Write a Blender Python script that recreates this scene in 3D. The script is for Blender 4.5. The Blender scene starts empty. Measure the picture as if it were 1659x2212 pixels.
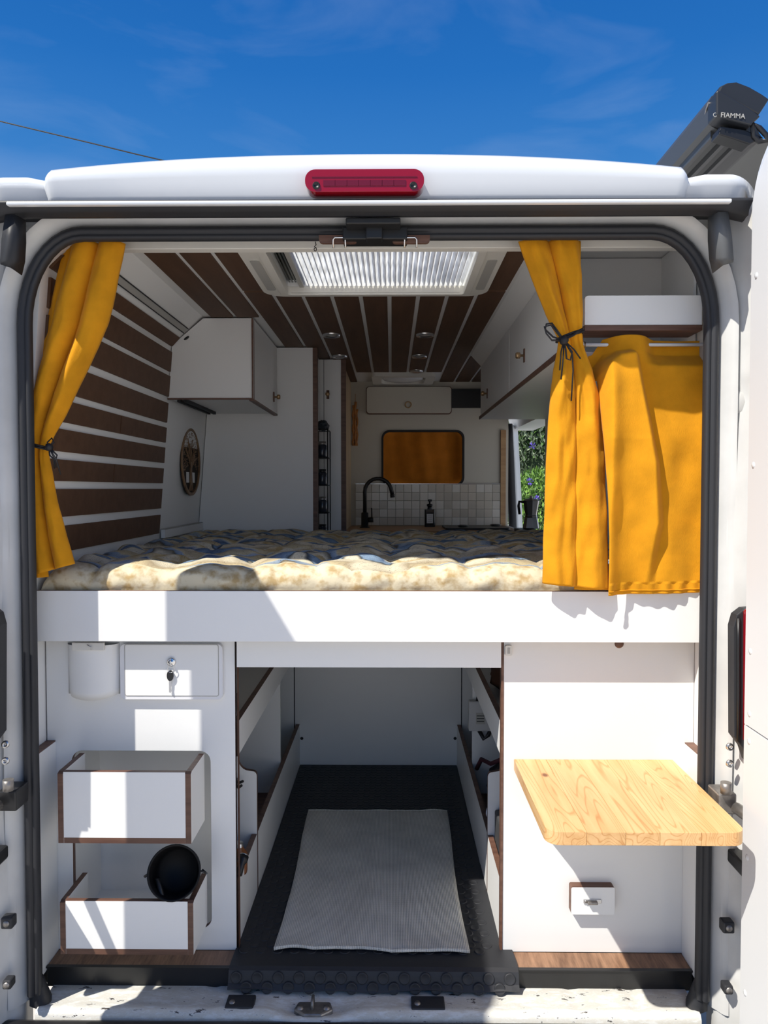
import bpy, bmesh, math, random
from math import sin, cos, pi, radians, sqrt, atan, atan2
from mathutils import Vector, Matrix, noise
from mathutils.geometry import tessellate_polygon
random.seed(7)

# ------------------------------------------------------------------ camera, sky, sun, exposure
F = 1600.0; CXP, CYP = 829.5, 1106.0            # focal length and centre in pixels of 1659x2212
CAM = Vector((0.0, -1.75, 1.70))
YAW = atan(16.5/F); PITCH = atan(51.0/F)
scene = bpy.context.scene
cd = bpy.data.cameras.new('camera'); cam = bpy.data.objects.new('camera', cd)
scene.collection.objects.link(cam); scene.camera = cam
cd.sensor_fit = 'HORIZONTAL'; cd.sensor_width = 36.0; cd.lens = 36.0*F/1659.0
cam.location = CAM; cam.rotation_euler = (pi/2-PITCH, 0, YAW)
cd.clip_start = 0.02; cd.clip_end = 500
RC = cam.rotation_euler.to_matrix()
vs = scene.view_settings
vs.view_transform = 'Standard'; vs.look = 'None'; vs.gamma = 1.0; vs.use_curve_mapping = False
vs.exposure = 0.14

SUN = Vector((0.30, 0.26, -0.51)).normalized()
sl = bpy.data.lights.new('sun', 'SUN'); sl.energy = 5.4; sl.angle = radians(0.53); sl.color = (1.0, 0.95, 0.86)
so = bpy.data.objects.new('sun', sl); scene.collection.objects.link(so)
so.rotation_euler = SUN.to_track_quat('-Z', 'Y').to_euler()

wd = bpy.data.worlds.new('sky'); scene.world = wd; wd.use_nodes = True
nt = wd.node_tree; nt.nodes.clear(); N = nt.nodes.new; L = nt.links.new
tc = N('ShaderNodeTexCoord'); sx = N('ShaderNodeSeparateXYZ'); L(tc.outputs['Generated'], sx.inputs[0])
rp = N('ShaderNodeValToRGB'); L(sx.outputs['Z'], rp.inputs[0])
cr = rp.color_ramp
cr.elements[0].position = 0.0; cr.elements[0].color = (0.90, 0.95, 1.0, 1)
cr.elements[1].position = 1.0; cr.elements[1].color = (0.010, 0.085, 0.36, 1)
for p, c in ((0.18, (0.36, 0.55, 0.86, 1)), (0.38, (0.045, 0.225, 0.61, 1)), (0.48, (0.020, 0.165, 0.535, 1)), (0.60, (0.012, 0.125, 0.46, 1))):
    e = cr.elements.new(p); e.color = c
mp = N('ShaderNodeMapping'); mp.inputs['Scale'].default_value = (2.2, 2.2, 7.0); mp.inputs['Rotation'].default_value = (0.2, 0.35, 0.5)
L(tc.outputs['Generated'], mp.inputs[0])
nz = N('ShaderNodeTexNoise'); nz.inputs['Scale'].default_value = 1.6; nz.inputs['Detail'].default_value = 7; nz.inputs['Distortion'].default_value = 0.6
L(mp.outputs[0], nz.inputs['Vector'])
r2 = N('ShaderNodeValToRGB'); r2.color_ramp.elements[0].position = 0.50; r2.color_ramp.elements[1].position = 0.85
r2.color_ramp.elements[1].color = (0.22, 0.22, 0.22, 1); L(nz.outputs['Fac'], r2.inputs[0])
mx = N('ShaderNodeMixRGB'); L(r2.outputs[0], mx.inputs[0]); L(rp.outputs[0], mx.inputs[1]); mx.inputs[2].default_value = (0.55, 0.68, 0.88, 1)
bg = N('ShaderNodeBackground'); L(mx.outputs[0], bg.inputs[0]); bg.inputs[1].default_value = 0.88
wo = N('ShaderNodeOutputWorld'); L(bg.outputs[0], wo.inputs[0])

# ------------------------------------------------------------------ helpers
def W(px, py, D):
    """point that shows at pixel px,py and stands D metres ahead of the camera (along the van)"""
    r = RC @ Vector(((px-CXP)/F, -(py-CYP)/F, -1.0))
    return CAM + r*(D/r.y)
def XZ(px, py, D):
    p = W(px, py, D); return (p.x, p.z)
def R4(x0, y0, x1, y1, D):
    """world x0,x1,zbottom,ztop of a pixel rectangle at depth D"""
    ym = (y0+y1)/2; xm = (x0+x1)/2
    return W(x0, ym, D).x, W(x1, ym, D).x, W(xm, y1, D).z, W(xm, y0, D).z
def Yd(D): return D-1.75
XC = -0.0595

col = scene.collection
WL = {}
def gl(o): return WL.get(o.name, Vector((0, 0, 0)))
def props(o, label=None, cat=None, group=None, kind=None):
    if label: o['label'] = label
    if cat: o['category'] = cat
    if group: o['group'] = group
    if kind: o['kind'] = kind
    return o
def thing(name, label, cat, loc=(0, 0, 0), group=None):
    o = bpy.data.objects.new(name, None); col.objects.link(o); o.location = loc
    o.empty_display_size = 0.05
    WL[o.name] = Vector(loc); return props(o, label, cat, group)
def struct(name, loc=(0, 0, 0), label=None):
    o = bpy.data.objects.new(name, None); col.objects.link(o); o.location = loc
    WL[o.name] = Vector(loc); return props(o, label, None, None, 'structure')

class MB:
    def __init__(s): s.v = []; s.f = []; s.m = []; s.sm = []
    def add(s, v, f, mi=0, sm=False):
        b = len(s.v); s.v += [tuple(p) for p in v]
        for q in f: s.f.append([b+i for i in q]); s.m.append(mi); s.sm.append(sm)
        return s
    def box(s, x0, x1, y0, y1, z0, z1, mi=0, M=None):
        if x0 > x1: x0, x1 = x1, x0
        if y0 > y1: y0, y1 = y1, y0
        if z0 > z1: z0, z1 = z1, z0
        v = [Vector(p) for p in ((x0,y0,z0),(x1,y0,z0),(x1,y1,z0),(x0,y1,z0),(x0,y0,z1),(x1,y0,z1),(x1,y1,z1),(x0,y1,z1))]
        if M: v = [M @ p for p in v]
        return s.add(v, [(0,3,2,1),(4,5,6,7),(0,1,5,4),(1,2,6,5),(2,3,7,6),(3,0,4,7)], mi)
    def tube(s, pts, r, seg=8, mi=0, closed=False):
        pts = [Vector(p) for p in pts]; n = len(pts); rings = []
        up = Vector((0, 0, 1)); prev = None
        rr = r if isinstance(r, (list, tuple)) else [r]*n
        for i, p in enumerate(pts):
            a = pts[(i-1) % n] if (closed or i > 0) else p
            b = pts[(i+1) % n] if (closed or i < n-1) else p
            t = (b-a).normalized()
            if prev is None:
                u = t.orthogonal().normalized()
            else:
                u = (prev - t*prev.dot(t)); u = u.normalized() if u.length > 1e-6 else t.orthogonal().normalized()
            prev = u; w = t.cross(u)
            rings.append([p + (u*cos(2*pi*k/seg)+w*sin(2*pi*k/seg))*rr[i] for k in range(seg)])
        v = [q for g in rings for q in g]; f = []
        for i in range(n if closed else n-1):
            j = (i+1) % n
            for k in range(seg): f.append((i*seg+k, i*seg+(k+1) % seg, j*seg+(k+1) % seg, j*seg+k))
        s.add(v, f, mi, True)
        if not closed: s.add(v, [tuple(reversed(range(seg))), tuple(range((n-1)*seg, n*seg))], mi)
        return s
    def lathe(s, prof, seg=24, M=None, mi=0, sm=True):
        v = []; f = []; n = len(prof)
        for k in range(seg):
            a = 2*pi*k/seg
            for r, z in prof: v.append(Vector((r*cos(a), r*sin(a), z)))
        if M: v = [M @ p for p in v]
        for k in range(seg):
            j = (k+1) % seg
            for i in range(n-1): f.append((k*n+i, j*n+i, j*n+i+1, k*n+i+1))
        return s.add(v, f, mi, sm)
    def plate(s, outer, holes=(), axis='y', a0=0, a1=0.016, mf=0, ms=0):
        """2D outline with holes, extruded along an axis; (u,v) = (x,z) for y, (y,z) for x, (x,y) for z"""
        def P(q, a):
            u, w = q
            return Vector((u, a, w)) if axis == 'y' else (Vector((a, u, w)) if axis == 'x' else Vector((u, w, a)))
        loops = [list(outer)] + [list(h) for h in holes]
        tris = tessellate_polygon([[Vector((q[0], q[1], 0)) for q in l] for l in loops])
        flat = [q for l in loops for q in l]; n = len(flat)
        v = [P(q, a0) for q in flat] + [P(q, a1) for q in flat]
        s.add(v, [tuple(t) for t in tris], mf); s.add(v, [tuple(i+n for i in reversed(t)) for t in tris], mf)
        b = 0
        for l in loops:
            m = len(l)
            s.add(v, [(b+i, b+(i+1) % m, n+b+(i+1) % m, n+b+i) for i in range(m)], ms); b += m
        return s
    def grid(s, fn, nu, nv, mi=0, sm=True, wrap=False):
        v = [fn(i/(nu-1), j/(nv-1)) for j in range(nv) for i in range(nu)]; f = []
        for j in range(nv-1):
            for i in range(nu-1): f.append((j*nu+i, j*nu+i+1, (j+1)*nu+i+1, (j+1)*nu+i))
        return s.add(v, f, mi, sm)
    def loft(s, secs, mi=0, sm=True, closed=False):
        n = len(secs[0]); v = [p for q in secs for p in q]; f = []
        for j in range(len(secs)-1):
            for i in range(n if closed else n-1):
                k = (i+1) % n; f.append((j*n+i, j*n+k, (j+1)*n+k, (j+1)*n+i))
        return s.add(v, f, mi, sm)
    def build(s, name, mats, parent=None, bevel=0, solid=0, label=None, kind=None, weld=False, seg=2, sub=0):
        me = bpy.data.meshes.new(name)
        xs = [p[0] for p in s.v]; ys = [p[1] for p in s.v]; zs = [p[2] for p in s.v]
        o0 = Vector(((min(xs)+max(xs))/2, (min(ys)+max(ys))/2, min(zs)))
        me.from_pydata([(p[0]-o0.x, p[1]-o0.y, p[2]-o0.z) for p in s.v], [], s.f)
        if not isinstance(mats, (list, tuple)): mats = [mats]
        for m in mats: me.materials.append(m)
        for p, mi, sm in zip(me.polygons, s.m, s.sm): p.material_index = mi; p.use_smooth = sm
        bm = bmesh.new(); bm.from_mesh(me)
        bmesh.ops.remove_doubles(bm, verts=bm.verts, dist=1e-5)
        if not solid: bmesh.ops.recalc_face_normals(bm, faces=bm.faces)
        bm.to_mesh(me); bm.free(); me.update()
        o = bpy.data.objects.new(name, me); col.objects.link(o)
        if parent is not None: o.parent = parent; o.location = o0 - gl(parent)
        else: o.location = o0
        WL[o.name] = o0
        if solid:
            m = o.modifiers.new('solid', 'SOLIDIFY'); m.thickness = solid; m.offset = 0
        if bevel:
            m = o.modifiers.new('bevel', 'BEVEL'); m.width = bevel; m.segments = seg; m.limit_method = 'ANGLE'; m.angle_limit = radians(40)
        if sub:
            m = o.modifiers.new('sub', 'SUBSURF'); m.levels = sub; m.render_levels = sub
        if label: o['label'] = label
        if kind: o['kind'] = kind
        return o
def rrect(x0, x1, z0, z1, r, n=6, corners=(1, 1, 1, 1)):
    """rounded rectangle outline, corners bl, br, tr, tl"""
    pts = []
    for (cx, cz, a, on) in ((x0+r, z0+r, pi, corners[0]), (x1-r, z0+r, 1.5*pi, corners[1]), (x1-r, z1-r, 0, corners[2]), (x0+r, z1-r, 0.5*pi, corners[3])):
        if on:
            for k in range(n+1):
                t = a + 0.5*pi*k/n; pts.append((cx+r*cos(t), cz+r*sin(t)))
        else:
            sx_ = -1 if cx < (x0+x1)/2 else 1; sz_ = -1 if cz < (z0+z1)/2 else 1
            pts.append((cx+sx_*r, cz+sz_*r))
    return pts
def axisM(p, d):
    """matrix taking local z to direction d at p"""
    return Matrix.Translation(Vector(p)) @ Vector(d).normalized().to_track_quat('Z', 'Y').to_matrix().to_4x4()
def lerp(a, b, t): return a+(b-a)*t
def interp(tab, x):
    if x <= tab[0][0]: return tab[0][1:]
    for p, q in zip(tab, tab[1:]):
        if x <= q[0]:
            t = (x-p[0])/(q[0]-p[0]); return tuple(lerp(a, b, t) for a, b in zip(p[1:], q[1:]))
    return tab[-1][1:]

# ------------------------------------------------------------------ materials
def mat(name, c, rough=0.5, metal=0.0, spec=None, bump=0, bscale=200, var=0, vscale=6, coat=0):
    m = bpy.data.materials.new(name); m.use_nodes = True; t = m.node_tree; b = t.nodes['Principled BSDF']
    b.inputs['Base Color'].default_value = (*c, 1); b.inputs['Roughness'].default_value = rough; b.inputs['Metallic'].default_value = metal
    if spec is not None: b.inputs['Specular IOR Level'].default_value = spec
    if coat: b.inputs['Coat Weight'].default_value = coat; b.inputs['Coat Roughness'].default_value = 0.08
    tcn = t.nodes.new('ShaderNodeTexCoord')
    if bump:
        n = t.nodes.new('ShaderNodeTexNoise'); n.inputs['Scale'].default_value = bscale; n.inputs['Detail'].default_value = 3
        t.links.new(tcn.outputs['Object'], n.inputs['Vector'])
        bp = t.nodes.new('ShaderNodeBump'); bp.inputs['Strength'].default_value = bump; bp.inputs['Distance'].default_value = 0.002
        t.links.new(n.outputs['Fac'], bp.inputs['Height']); t.links.new(bp.outputs[0], b.inputs['Normal'])
    if var:
        n = t.nodes.new('ShaderNodeTexNoise'); n.inputs['Scale'].default_value = vscale; n.inputs['Detail'].default_value = 5
        t.links.new(tcn.outputs['Object'], n.inputs['Vector'])
        r = t.nodes.new('ShaderNodeValToRGB')
        r.color_ramp.elements[0].position = 0.3; r.color_ramp.elements[1].position = 0.7
        r.color_ramp.elements[0].color = (*[x*(1-var) for x in c], 1); r.color_ramp.elements[1].color = (*[min(1, x*(1+var)) for x in c], 1)
        t.links.new(n.outputs['Fac'], r.inputs[0]); t.links.new(r.outputs[0], b.inputs['Base Color'])
    return m
def wood(name, c1, c2, axis='y', scale=40, stretch=14, rough=0.5, bump=0.15, knots=False):
    m = bpy.data.materials.new(name); m.use_nodes = True; t = m.node_tree; b = t.nodes['Principled BSDF']; n = t.nodes.new; l = t.links.new
    b.inputs['Roughness'].default_value = rough
    tcn = n('ShaderNodeTexCoord'); oi = n('ShaderNodeObjectInfo'); va = n('ShaderNodeVectorMath'); va.operation = 'ADD'
    sc = n('ShaderNodeVectorMath'); sc.operation = 'SCALE'; sc.inputs['Scale'].default_value = 13.7
    cx = n('ShaderNodeCombineXYZ'); l(oi.outputs['Random'], cx.inputs[0]); l(oi.outputs['Random'], cx.inputs[1]); l(oi.outputs['Random'], cx.inputs[2])
    l(cx.outputs[0], sc.inputs[0]); l(tcn.outputs['Object'], va.inputs[0]); l(sc.outputs[0], va.inputs[1])
    mpn = n('ShaderNodeMapping'); s = [scale]*3; s['xyz'.index(axis)] = scale/stretch; mpn.inputs['Scale'].default_value = s
    l(va.outputs[0], mpn.inputs[0])
    n1 = n('ShaderNodeTexNoise'); n1.inputs['Scale'].default_value = 1.0; n1.inputs['Detail'].default_value = 6; n1.inputs['Roughness'].default_value = 0.65
    l(mpn.outputs[0], n1.inputs['Vector'])
    src = n1.outputs['Fac']
    r = n('ShaderNodeValToRGB'); r.color_ramp.elements[0].position = 0.33; r.color_ramp.elements[1].position = 0.68
    r.color_ramp.elements[0].color = (*c1, 1); r.color_ramp.elements[1].color = (*c2, 1)
    l(src, r.inputs[0])
    last = r.outputs[0]
    if knots:
        mp2 = n('ShaderNodeMapping'); s2 = [15.0]*3; s2['xyz'.index(axis)] = 1.25; mp2.inputs['Scale'].default_value = s2; l(va.outputs[0], mp2.inputs[0])
        n2 = n('ShaderNodeTexNoise'); n2.inputs['Scale'].default_value = 1.0; n2.inputs['Detail'].default_value = 1.2; n2.inputs['Distortion'].default_value = 0.35
        l(mp2.outputs[0], n2.inputs['Vector'])
        mm = n('ShaderNodeMath'); mm.operation = 'MULTIPLY'; mm.inputs[1].default_value = 19.0; l(n2.outputs['Fac'], mm.inputs[0])
        fr = n('ShaderNodeMath'); fr.operation = 'FRACT'; l(mm.outputs[0], fr.inputs[0])
        r3 = n('ShaderNodeValToRGB'); e = r3.color_ramp.elements; e[0].position = 0.0; e[0].color = (1, 1, 1, 1); e[1].position = 1.0; e[1].color = (0.95, 0.92, 0.88, 1)
        q = e.new(0.72); q.color = (1, 1, 1, 1); q = e.new(0.90); q.color = (0.80, 0.64, 0.48, 1)
        l(fr.outputs[0], r3.inputs[0])
        mxn = n('ShaderNodeMixRGB'); mxn.blend_type = 'MULTIPLY'; mxn.inputs[0].default_value = 1.0; l(last, mxn.inputs[1]); l(r3.outputs[0], mxn.inputs[2])
        vv = n('ShaderNodeTexVoronoi'); vv.inputs['Scale'].default_value = 1.0
        mp3 = n('ShaderNodeMapping'); s3 = [8.5]*3; s3['xyz'.index(axis)] = 5.2; mp3.inputs['Scale'].default_value = s3; l(va.outputs[0], mp3.inputs[0]); l(mp3.outputs[0], vv.inputs['Vector'])
        r4 = n('ShaderNodeValToRGB'); e = r4.color_ramp.elements; e[0].position = 0.035; e[0].color = (0.30, 0.16, 0.08, 1); e[1].position = 0.085; e[1].color = (1, 1, 1, 1)
        l(vv.outputs['Distance'], r4.inputs[0])
        mx2 = n('ShaderNodeMixRGB'); mx2.blend_type = 'MULTIPLY'; mx2.inputs[0].default_value = 1.0; l(mxn.outputs[0], mx2.inputs[1]); l(r4.outputs[0], mx2.inputs[2])
        # each board its own tone
        hs = n('ShaderNodeHueSaturation'); mr = n('ShaderNodeMapRange'); mr.inputs['To Min'].default_value = 0.88; mr.inputs['To Max'].default_value = 1.12
        l(oi.outputs['Random'], mr.inputs[0]); l(mr.outputs[0], hs.inputs['Value']); l(mx2.outputs[0], hs.inputs['Color']); last = hs.outputs[0]
    l(last, b.inputs['Base Color'])
    bp = n('ShaderNodeBump'); bp.inputs['Strength'].default_value = bump; bp.inputs['Distance'].default_value = 0.001
    l(n1.outputs['Fac'], bp.inputs['Height']); l(bp.outputs[0], b.inputs['Normal'])
    return m

LAM = mat('white_laminate', (0.85, 0.85, 0.835), 0.42, bump=0.04, bscale=400)
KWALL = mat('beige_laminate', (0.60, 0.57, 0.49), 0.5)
DLIN = mat('door_lining', (0.70, 0.71, 0.72), 0.5)
EDGE = wood('walnut_edge', (0.09, 0.040, 0.026), (0.17, 0.085, 0.055), 'x', 60, 10)
PAINT = mat('van_paint', (0.74, 0.76, 0.775), 0.22, coat=0.6, bump=0.0)
def scuffed():
    m = mat('scuffed_paint', (0.72, 0.72, 0.69), 0.4); t = m.node_tree; n = t.nodes.new; l = t.links.new; b = t.nodes['Principled BSDF']
    tcn = n('ShaderNodeTexCoord'); mpn = n('ShaderNodeMapping'); mpn.inputs['Scale'].default_value = (9, 26, 26); l(tcn.outputs['Object'], mpn.inputs[0])
    a = n('ShaderNodeTexNoise'); a.inputs['Scale'].default_value = 2.2; a.inputs['Detail'].default_value = 9; a.inputs['Roughness'].default_value = 0.72; l(mpn.outputs[0], a.inputs['Vector'])
    r = n('ShaderNodeValToRGB'); e = r.color_ramp.elements; e[0].position = 0.375; e[0].color = (0.06, 0.05, 0.045, 1); e[1].position = 0.395; e[1].color = (0.70, 0.70, 0.67, 1)
    q = e.new(0.48); q.color = (0.62, 0.60, 0.54, 1); q = e.new(0.6); q.color = (0.76, 0.77, 0.75, 1)
    l(a.outputs['Fac'], r.inputs[0]); l(r.outputs[0], b.inputs['Base Color']); return m
SCUFF = scuffed()
DIRTY = mat('dusty_paint', (0.62, 0.62, 0.605), 0.45, var=0.10, vscale=8)
RUB = mat('black_rubber', (0.022, 0.023, 0.027), 0.55, bump=0.1, bscale=120)
RUBL = mat('grey_rubber', (0.11, 0.115, 0.12), 0.5, bump=0.1, bscale=120)
BLK = mat('black_plastic', (0.012, 0.012, 0.013), 0.4)
BLKM = mat('black_matt', (0.02, 0.02, 0.022), 0.7)
PLANK = wood('walnut_plank', (0.085, 0.036, 0.014), (0.120, 0.055, 0.025), 'x', 30, 6, bump=0.08, rough=0.62)
PLANKY = wood('walnut_plank_long', (0.080, 0.036, 0.015), (0.115, 0.053, 0.025), 'y', 34, 9, bump=0.08, rough=0.62)
LEDGE = wood('walnut_ledge', (0.13, 0.065, 0.035), (0.34, 0.19, 0.11), 'y', 60, 8)
PINE = wood('pine_board', (0.58, 0.33, 0.13), (0.72, 0.46, 0.22), 'y', 30, 14, knots=True, rough=0.42)
OAK = wood('oak_worktop', (0.42, 0.24, 0.11), (0.58, 0.36, 0.18), 'x', 30, 10)
ALU = mat('brushed_metal', (0.62, 0.62, 0.62), 0.28, 1.0)
CHROME = mat('chrome', (0.75, 0.75, 0.75), 0.12, 1.0)
STEELD = mat('worn_steel', (0.30, 0.28, 0.26), 0.45, 0.8, var=0.3, vscale=40)
BRASS = mat('brass_knob', (0.45, 0.30, 0.16), 0.35, 0.7)
REDL = mat('red_lens', (0.26, 0.003, 0.010), 0.12, coat=0.8)
REDD = mat('dark_red_lens', (0.13, 0.002, 0.008), 0.2, coat=0.8)
CREAM = mat('cream_plastic', (0.74, 0.72, 0.66), 0.4)
GREYP = mat('grey_plastic', (0.42, 0.41, 0.38), 0.45)
DGREY = mat('dark_awning_metal', (0.055, 0.055, 0.052), 0.38)
ANTH = mat('anthracite_plastic', (0.020, 0.022, 0.026), 0.42)
CORD = mat('black_cord', (0.012, 0.011, 0.013), 0.6)
ORANGE = mat('orange_ornament', (0.42, 0.17, 0.04), 0.6, var=0.3, vscale=40)
TILE = mat('glazed_tile', (0.66, 0.63, 0.56), 0.2, var=0.09, vscale=7)
GROUT = mat('grout', (0.45, 0.43, 0.38), 0.8)
SHADE = mat('dark_glass', (0.015, 0.022, 0.018), 0.15)
GRASSG = mat('concrete_ground', (0.63, 0.59, 0.53), 0.9, var=0.08, vscale=1)

def cloth(name, c, trans=0.25):
    m = bpy.data.materials.new(name); m.use_nodes = True; t = m.node_tree; n = t.nodes.new; l = t.links.new
    b = t.nodes['Principled BSDF']; out = t.nodes['Material Output']; b.inputs['Roughness'].default_value = 0.9; b.inputs['Specular IOR Level'].default_value = 0.15
    b.inputs['Sheen Weight'].default_value = 0.15; b.inputs['Sheen Tint'].default_value = (1, 0.8, 0.4, 1)
    tcn = n('ShaderNodeTexCoord')
    a = n('ShaderNodeTexNoise'); a.inputs['Scale'].default_value = 14; a.inputs['Detail'].default_value = 6; l(tcn.outputs['Object'], a.inputs['Vector'])
    r = n('ShaderNodeValToRGB'); r.color_ramp.elements[0].position = 0.3; r.color_ramp.elements[1].position = 0.7
    r.color_ramp.elements[0].color = (*[x*0.86 for x in c], 1); r.color_ramp.elements[1].color = (*[min(1, x*1.1) for x in c], 1)
    l(a.outputs['Fac'], r.inputs[0]); l(r.outputs[0], b.inputs['Base Color'])
    mpn = n('ShaderNodeMapping'); mpn.inputs['Scale'].default_value = (900, 900, 260); l(tcn.outputs['Object'], mpn.inputs[0])
    a2 = n('ShaderNodeTexNoise'); a2.inputs['Scale'].default_value = 1; a2.inputs['Detail'].default_value = 2; l(mpn.outputs[0], a2.inputs['Vector'])
    a3 = n('ShaderNodeTexNoise'); a3.inputs['Scale'].default_value = 22; a3.inputs['Detail'].default_value = 4; l(tcn.outputs['Object'], a3.inputs['Vector'])
    ad = n('ShaderNodeMath'); ad.operation = 'MULTIPLY_ADD'; ad.inputs[1].default_value = 2.5; l(a3.outputs['Fac'], ad.inputs[0]); l(a2.outputs['Fac'], ad.inputs[2])
    bp = n('ShaderNodeBump'); bp.inputs['Strength'].default_value = 0.5; bp.inputs['Distance'].default_value = 0.0012; l(ad.outputs[0], bp.inputs['Height']); l(bp.outputs[0], b.inputs['Normal'])
    tr = n('ShaderNodeBsdfTranslucent'); l(r.outputs[0], tr.inputs[0]); mx = n('ShaderNodeMixShader'); mx.inputs[0].default_value = trans
    l(b.outputs[0], mx.inputs[1]); l(tr.outputs[0], mx.inputs[2]); l(mx.outputs[0], out.inputs[0])
    return m
MUST = cloth('mustard_cloth', (0.86, 0.385, 0.016), 0.22)
BLINDM = cloth('white_blind', (0.92, 0.92, 0.92), 0.8)

def quiltmat():
    m = bpy.data.materials.new('quilt_print'); m.use_nodes = True; t = m.node_tree; n = t.nodes.new; l = t.links.new
    b = t.nodes['Principled BSDF']; b.inputs['Roughness'].default_value = 0.8; b.inputs['Specular IOR Level'].default_value = 0.2
    tcn = n('ShaderNodeTexCoord'); sp = n('ShaderNodeSeparateXYZ'); l(tcn.outputs['Object'], sp.inputs[0])
    nn = n('ShaderNodeTexNoise'); nn.inputs['Scale'].default_value = 4.4; nn.inputs['Detail'].default_value = 3; l(tcn.outputs['Object'], nn.inputs['Vector'])
    w1 = n('ShaderNodeMath'); w1.operation = 'MULTIPLY_ADD'; w1.inputs[1].default_value = 0.40; l(nn.outputs['Fac'], w1.inputs[0]); l(sp.outputs['Y'], w1.inputs[2])
    w2 = n('ShaderNodeMath'); w2.operation = 'MULTIPLY_ADD'; w2.inputs[1].default_value = 4.3; w2.inputs[2].default_value = 4.02; l(w1.outputs[0], w2.inputs[0])
    fr = n('ShaderNodeMath'); fr.operation = 'FRACT'; l(w2.outputs[0], fr.inputs[0])
    r = n('ShaderNodeValToRGB'); cr = r.color_ramp
    stops = ((0.0, (0.62, 0.55, 0.40)), (0.13, (0.70, 0.63, 0.47)), (0.17, (0.05, 0.06, 0.07)), (0.20, (0.22, 0.31, 0.42)), (0.30, (0.10, 0.15, 0.24)), (0.33, (0.42, 0.46, 0.50)),
             (0.36, (0.66, 0.58, 0.38)), (0.47, (0.47, 0.33, 0.14)), (0.52, (0.70, 0.62, 0.45)), (0.62, (0.12, 0.10, 0.07)), (0.65, (0.22, 0.29, 0.38)), (0.74, (0.36, 0.42, 0.48)), (0.78, (0.60, 0.50, 0.30)), (0.9, (0.42, 0.34, 0.22)), (1.0, (0.60, 0.54, 0.40)))
    cr.elements[0].color = (*stops[0][1], 1); cr.elements[1].position = 1.0; cr.elements[1].color = (*stops[-1][1], 1)
    for p, c in stops[1:-1]:
        e = cr.elements.new(p); e.color = (*c, 1)
    l(fr.outputs[0], r.inputs[0])
    # swirling print lines
    mpn = n('ShaderNodeMapping'); mpn.inputs['Scale'].default_value = (9, 16, 9); l(tcn.outputs['Object'], mpn.inputs[0])
    n3 = n('ShaderNodeTexNoise'); n3.inputs['Scale'].default_value = 1.4; n3.inputs['Detail'].default_value = 3; n3.inputs['Distortion'].default_value = 2.2; l(mpn.outputs[0], n3.inputs['Vector'])
    mm = n('ShaderNodeMath'); mm.operation = 'MULTIPLY'; mm.inputs[1].default_value = 14; l(n3.outputs['Fac'], mm.inputs[0])
    f2 = n('ShaderNodeMath'); f2.operation = 'FRACT'; l(mm.outputs[0], f2.inputs[0])
    r3 = n('ShaderNodeValToRGB'); e = r3.color_ramp.elements; e[0].color = (1, 1, 1, 1); e[0].position = 0.0; e[1].position = 1.0; e[1].color = (1, 1, 1, 1)
    q = e.new(0.40); q.color = (1, 1, 1, 1); q = e.new(0.5); q.color = (0.30, 0.30, 0.33, 1); q = e.new(0.62); q.color = (1.0, 1.0, 1.0, 1)
    l(f2.outputs[0], r3.inputs[0])
    mxn = n('ShaderNodeMixRGB'); mxn.blend_type = 'MULTIPLY'; mxn.inputs[0].default_value = 0.9; l(r.outputs[0], mxn.inputs[1]); l(r3.outputs[0], mxn.inputs[2])
    # front border: cream with golden flowers
    n4 = n('ShaderNodeTexNoise'); n4.inputs['Scale'].default_value = 38; n4.inputs['Detail'].default_value = 5; l(tcn.outputs['Object'], n4.inputs['Vector'])
    r5 = n('ShaderNodeValToRGB'); e = r5.color_ramp.elements; e[0].position = 0.34; e[0].color = (0.46, 0.33, 0.16, 1); e[1].position = 0.56; e[1].color = (0.70, 0.62, 0.44, 1)
    l(n4.outputs['Fac'], r5.inputs[0])
    lt = n('ShaderNodeMath'); lt.operation = 'LESS_THAN'; lt.inputs[1].default_value = -0.675; 
    w3 = n('ShaderNodeMath'); w3.operation = 'MULTIPLY_ADD'; w3.inputs[1].default_value = 0.13; l(nn.outputs['Fac'], w3.inputs[0]); l(sp.outputs['Y'], w3.inputs[2]); l(w3.outputs[0], lt.inputs[0])
    mz = n('ShaderNodeMixRGB'); l(lt.outputs[0], mz.inputs[0]); l(mxn.outputs[0], mz.inputs[1]); l(r5.outputs[0], mz.inputs[2])
    l(mz.outputs[0], b.inputs['Base Color'])
    n6 = n('ShaderNodeTexNoise'); n6.inputs['Scale'].default_value = 40; n6.inputs['Detail'].default_value = 4; l(tcn.outputs['Object'], n6.inputs['Vector'])
    bp = n('ShaderNodeBump'); bp.inputs['Strength'].default_value = 0.5; bp.inputs['Distance'].default_value = 0.004; l(n6.outputs['Fac'], bp.inputs['Height']); l(bp.outputs[0], b.inputs['Normal'])
    return m
QUILT = quiltmat()

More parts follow.
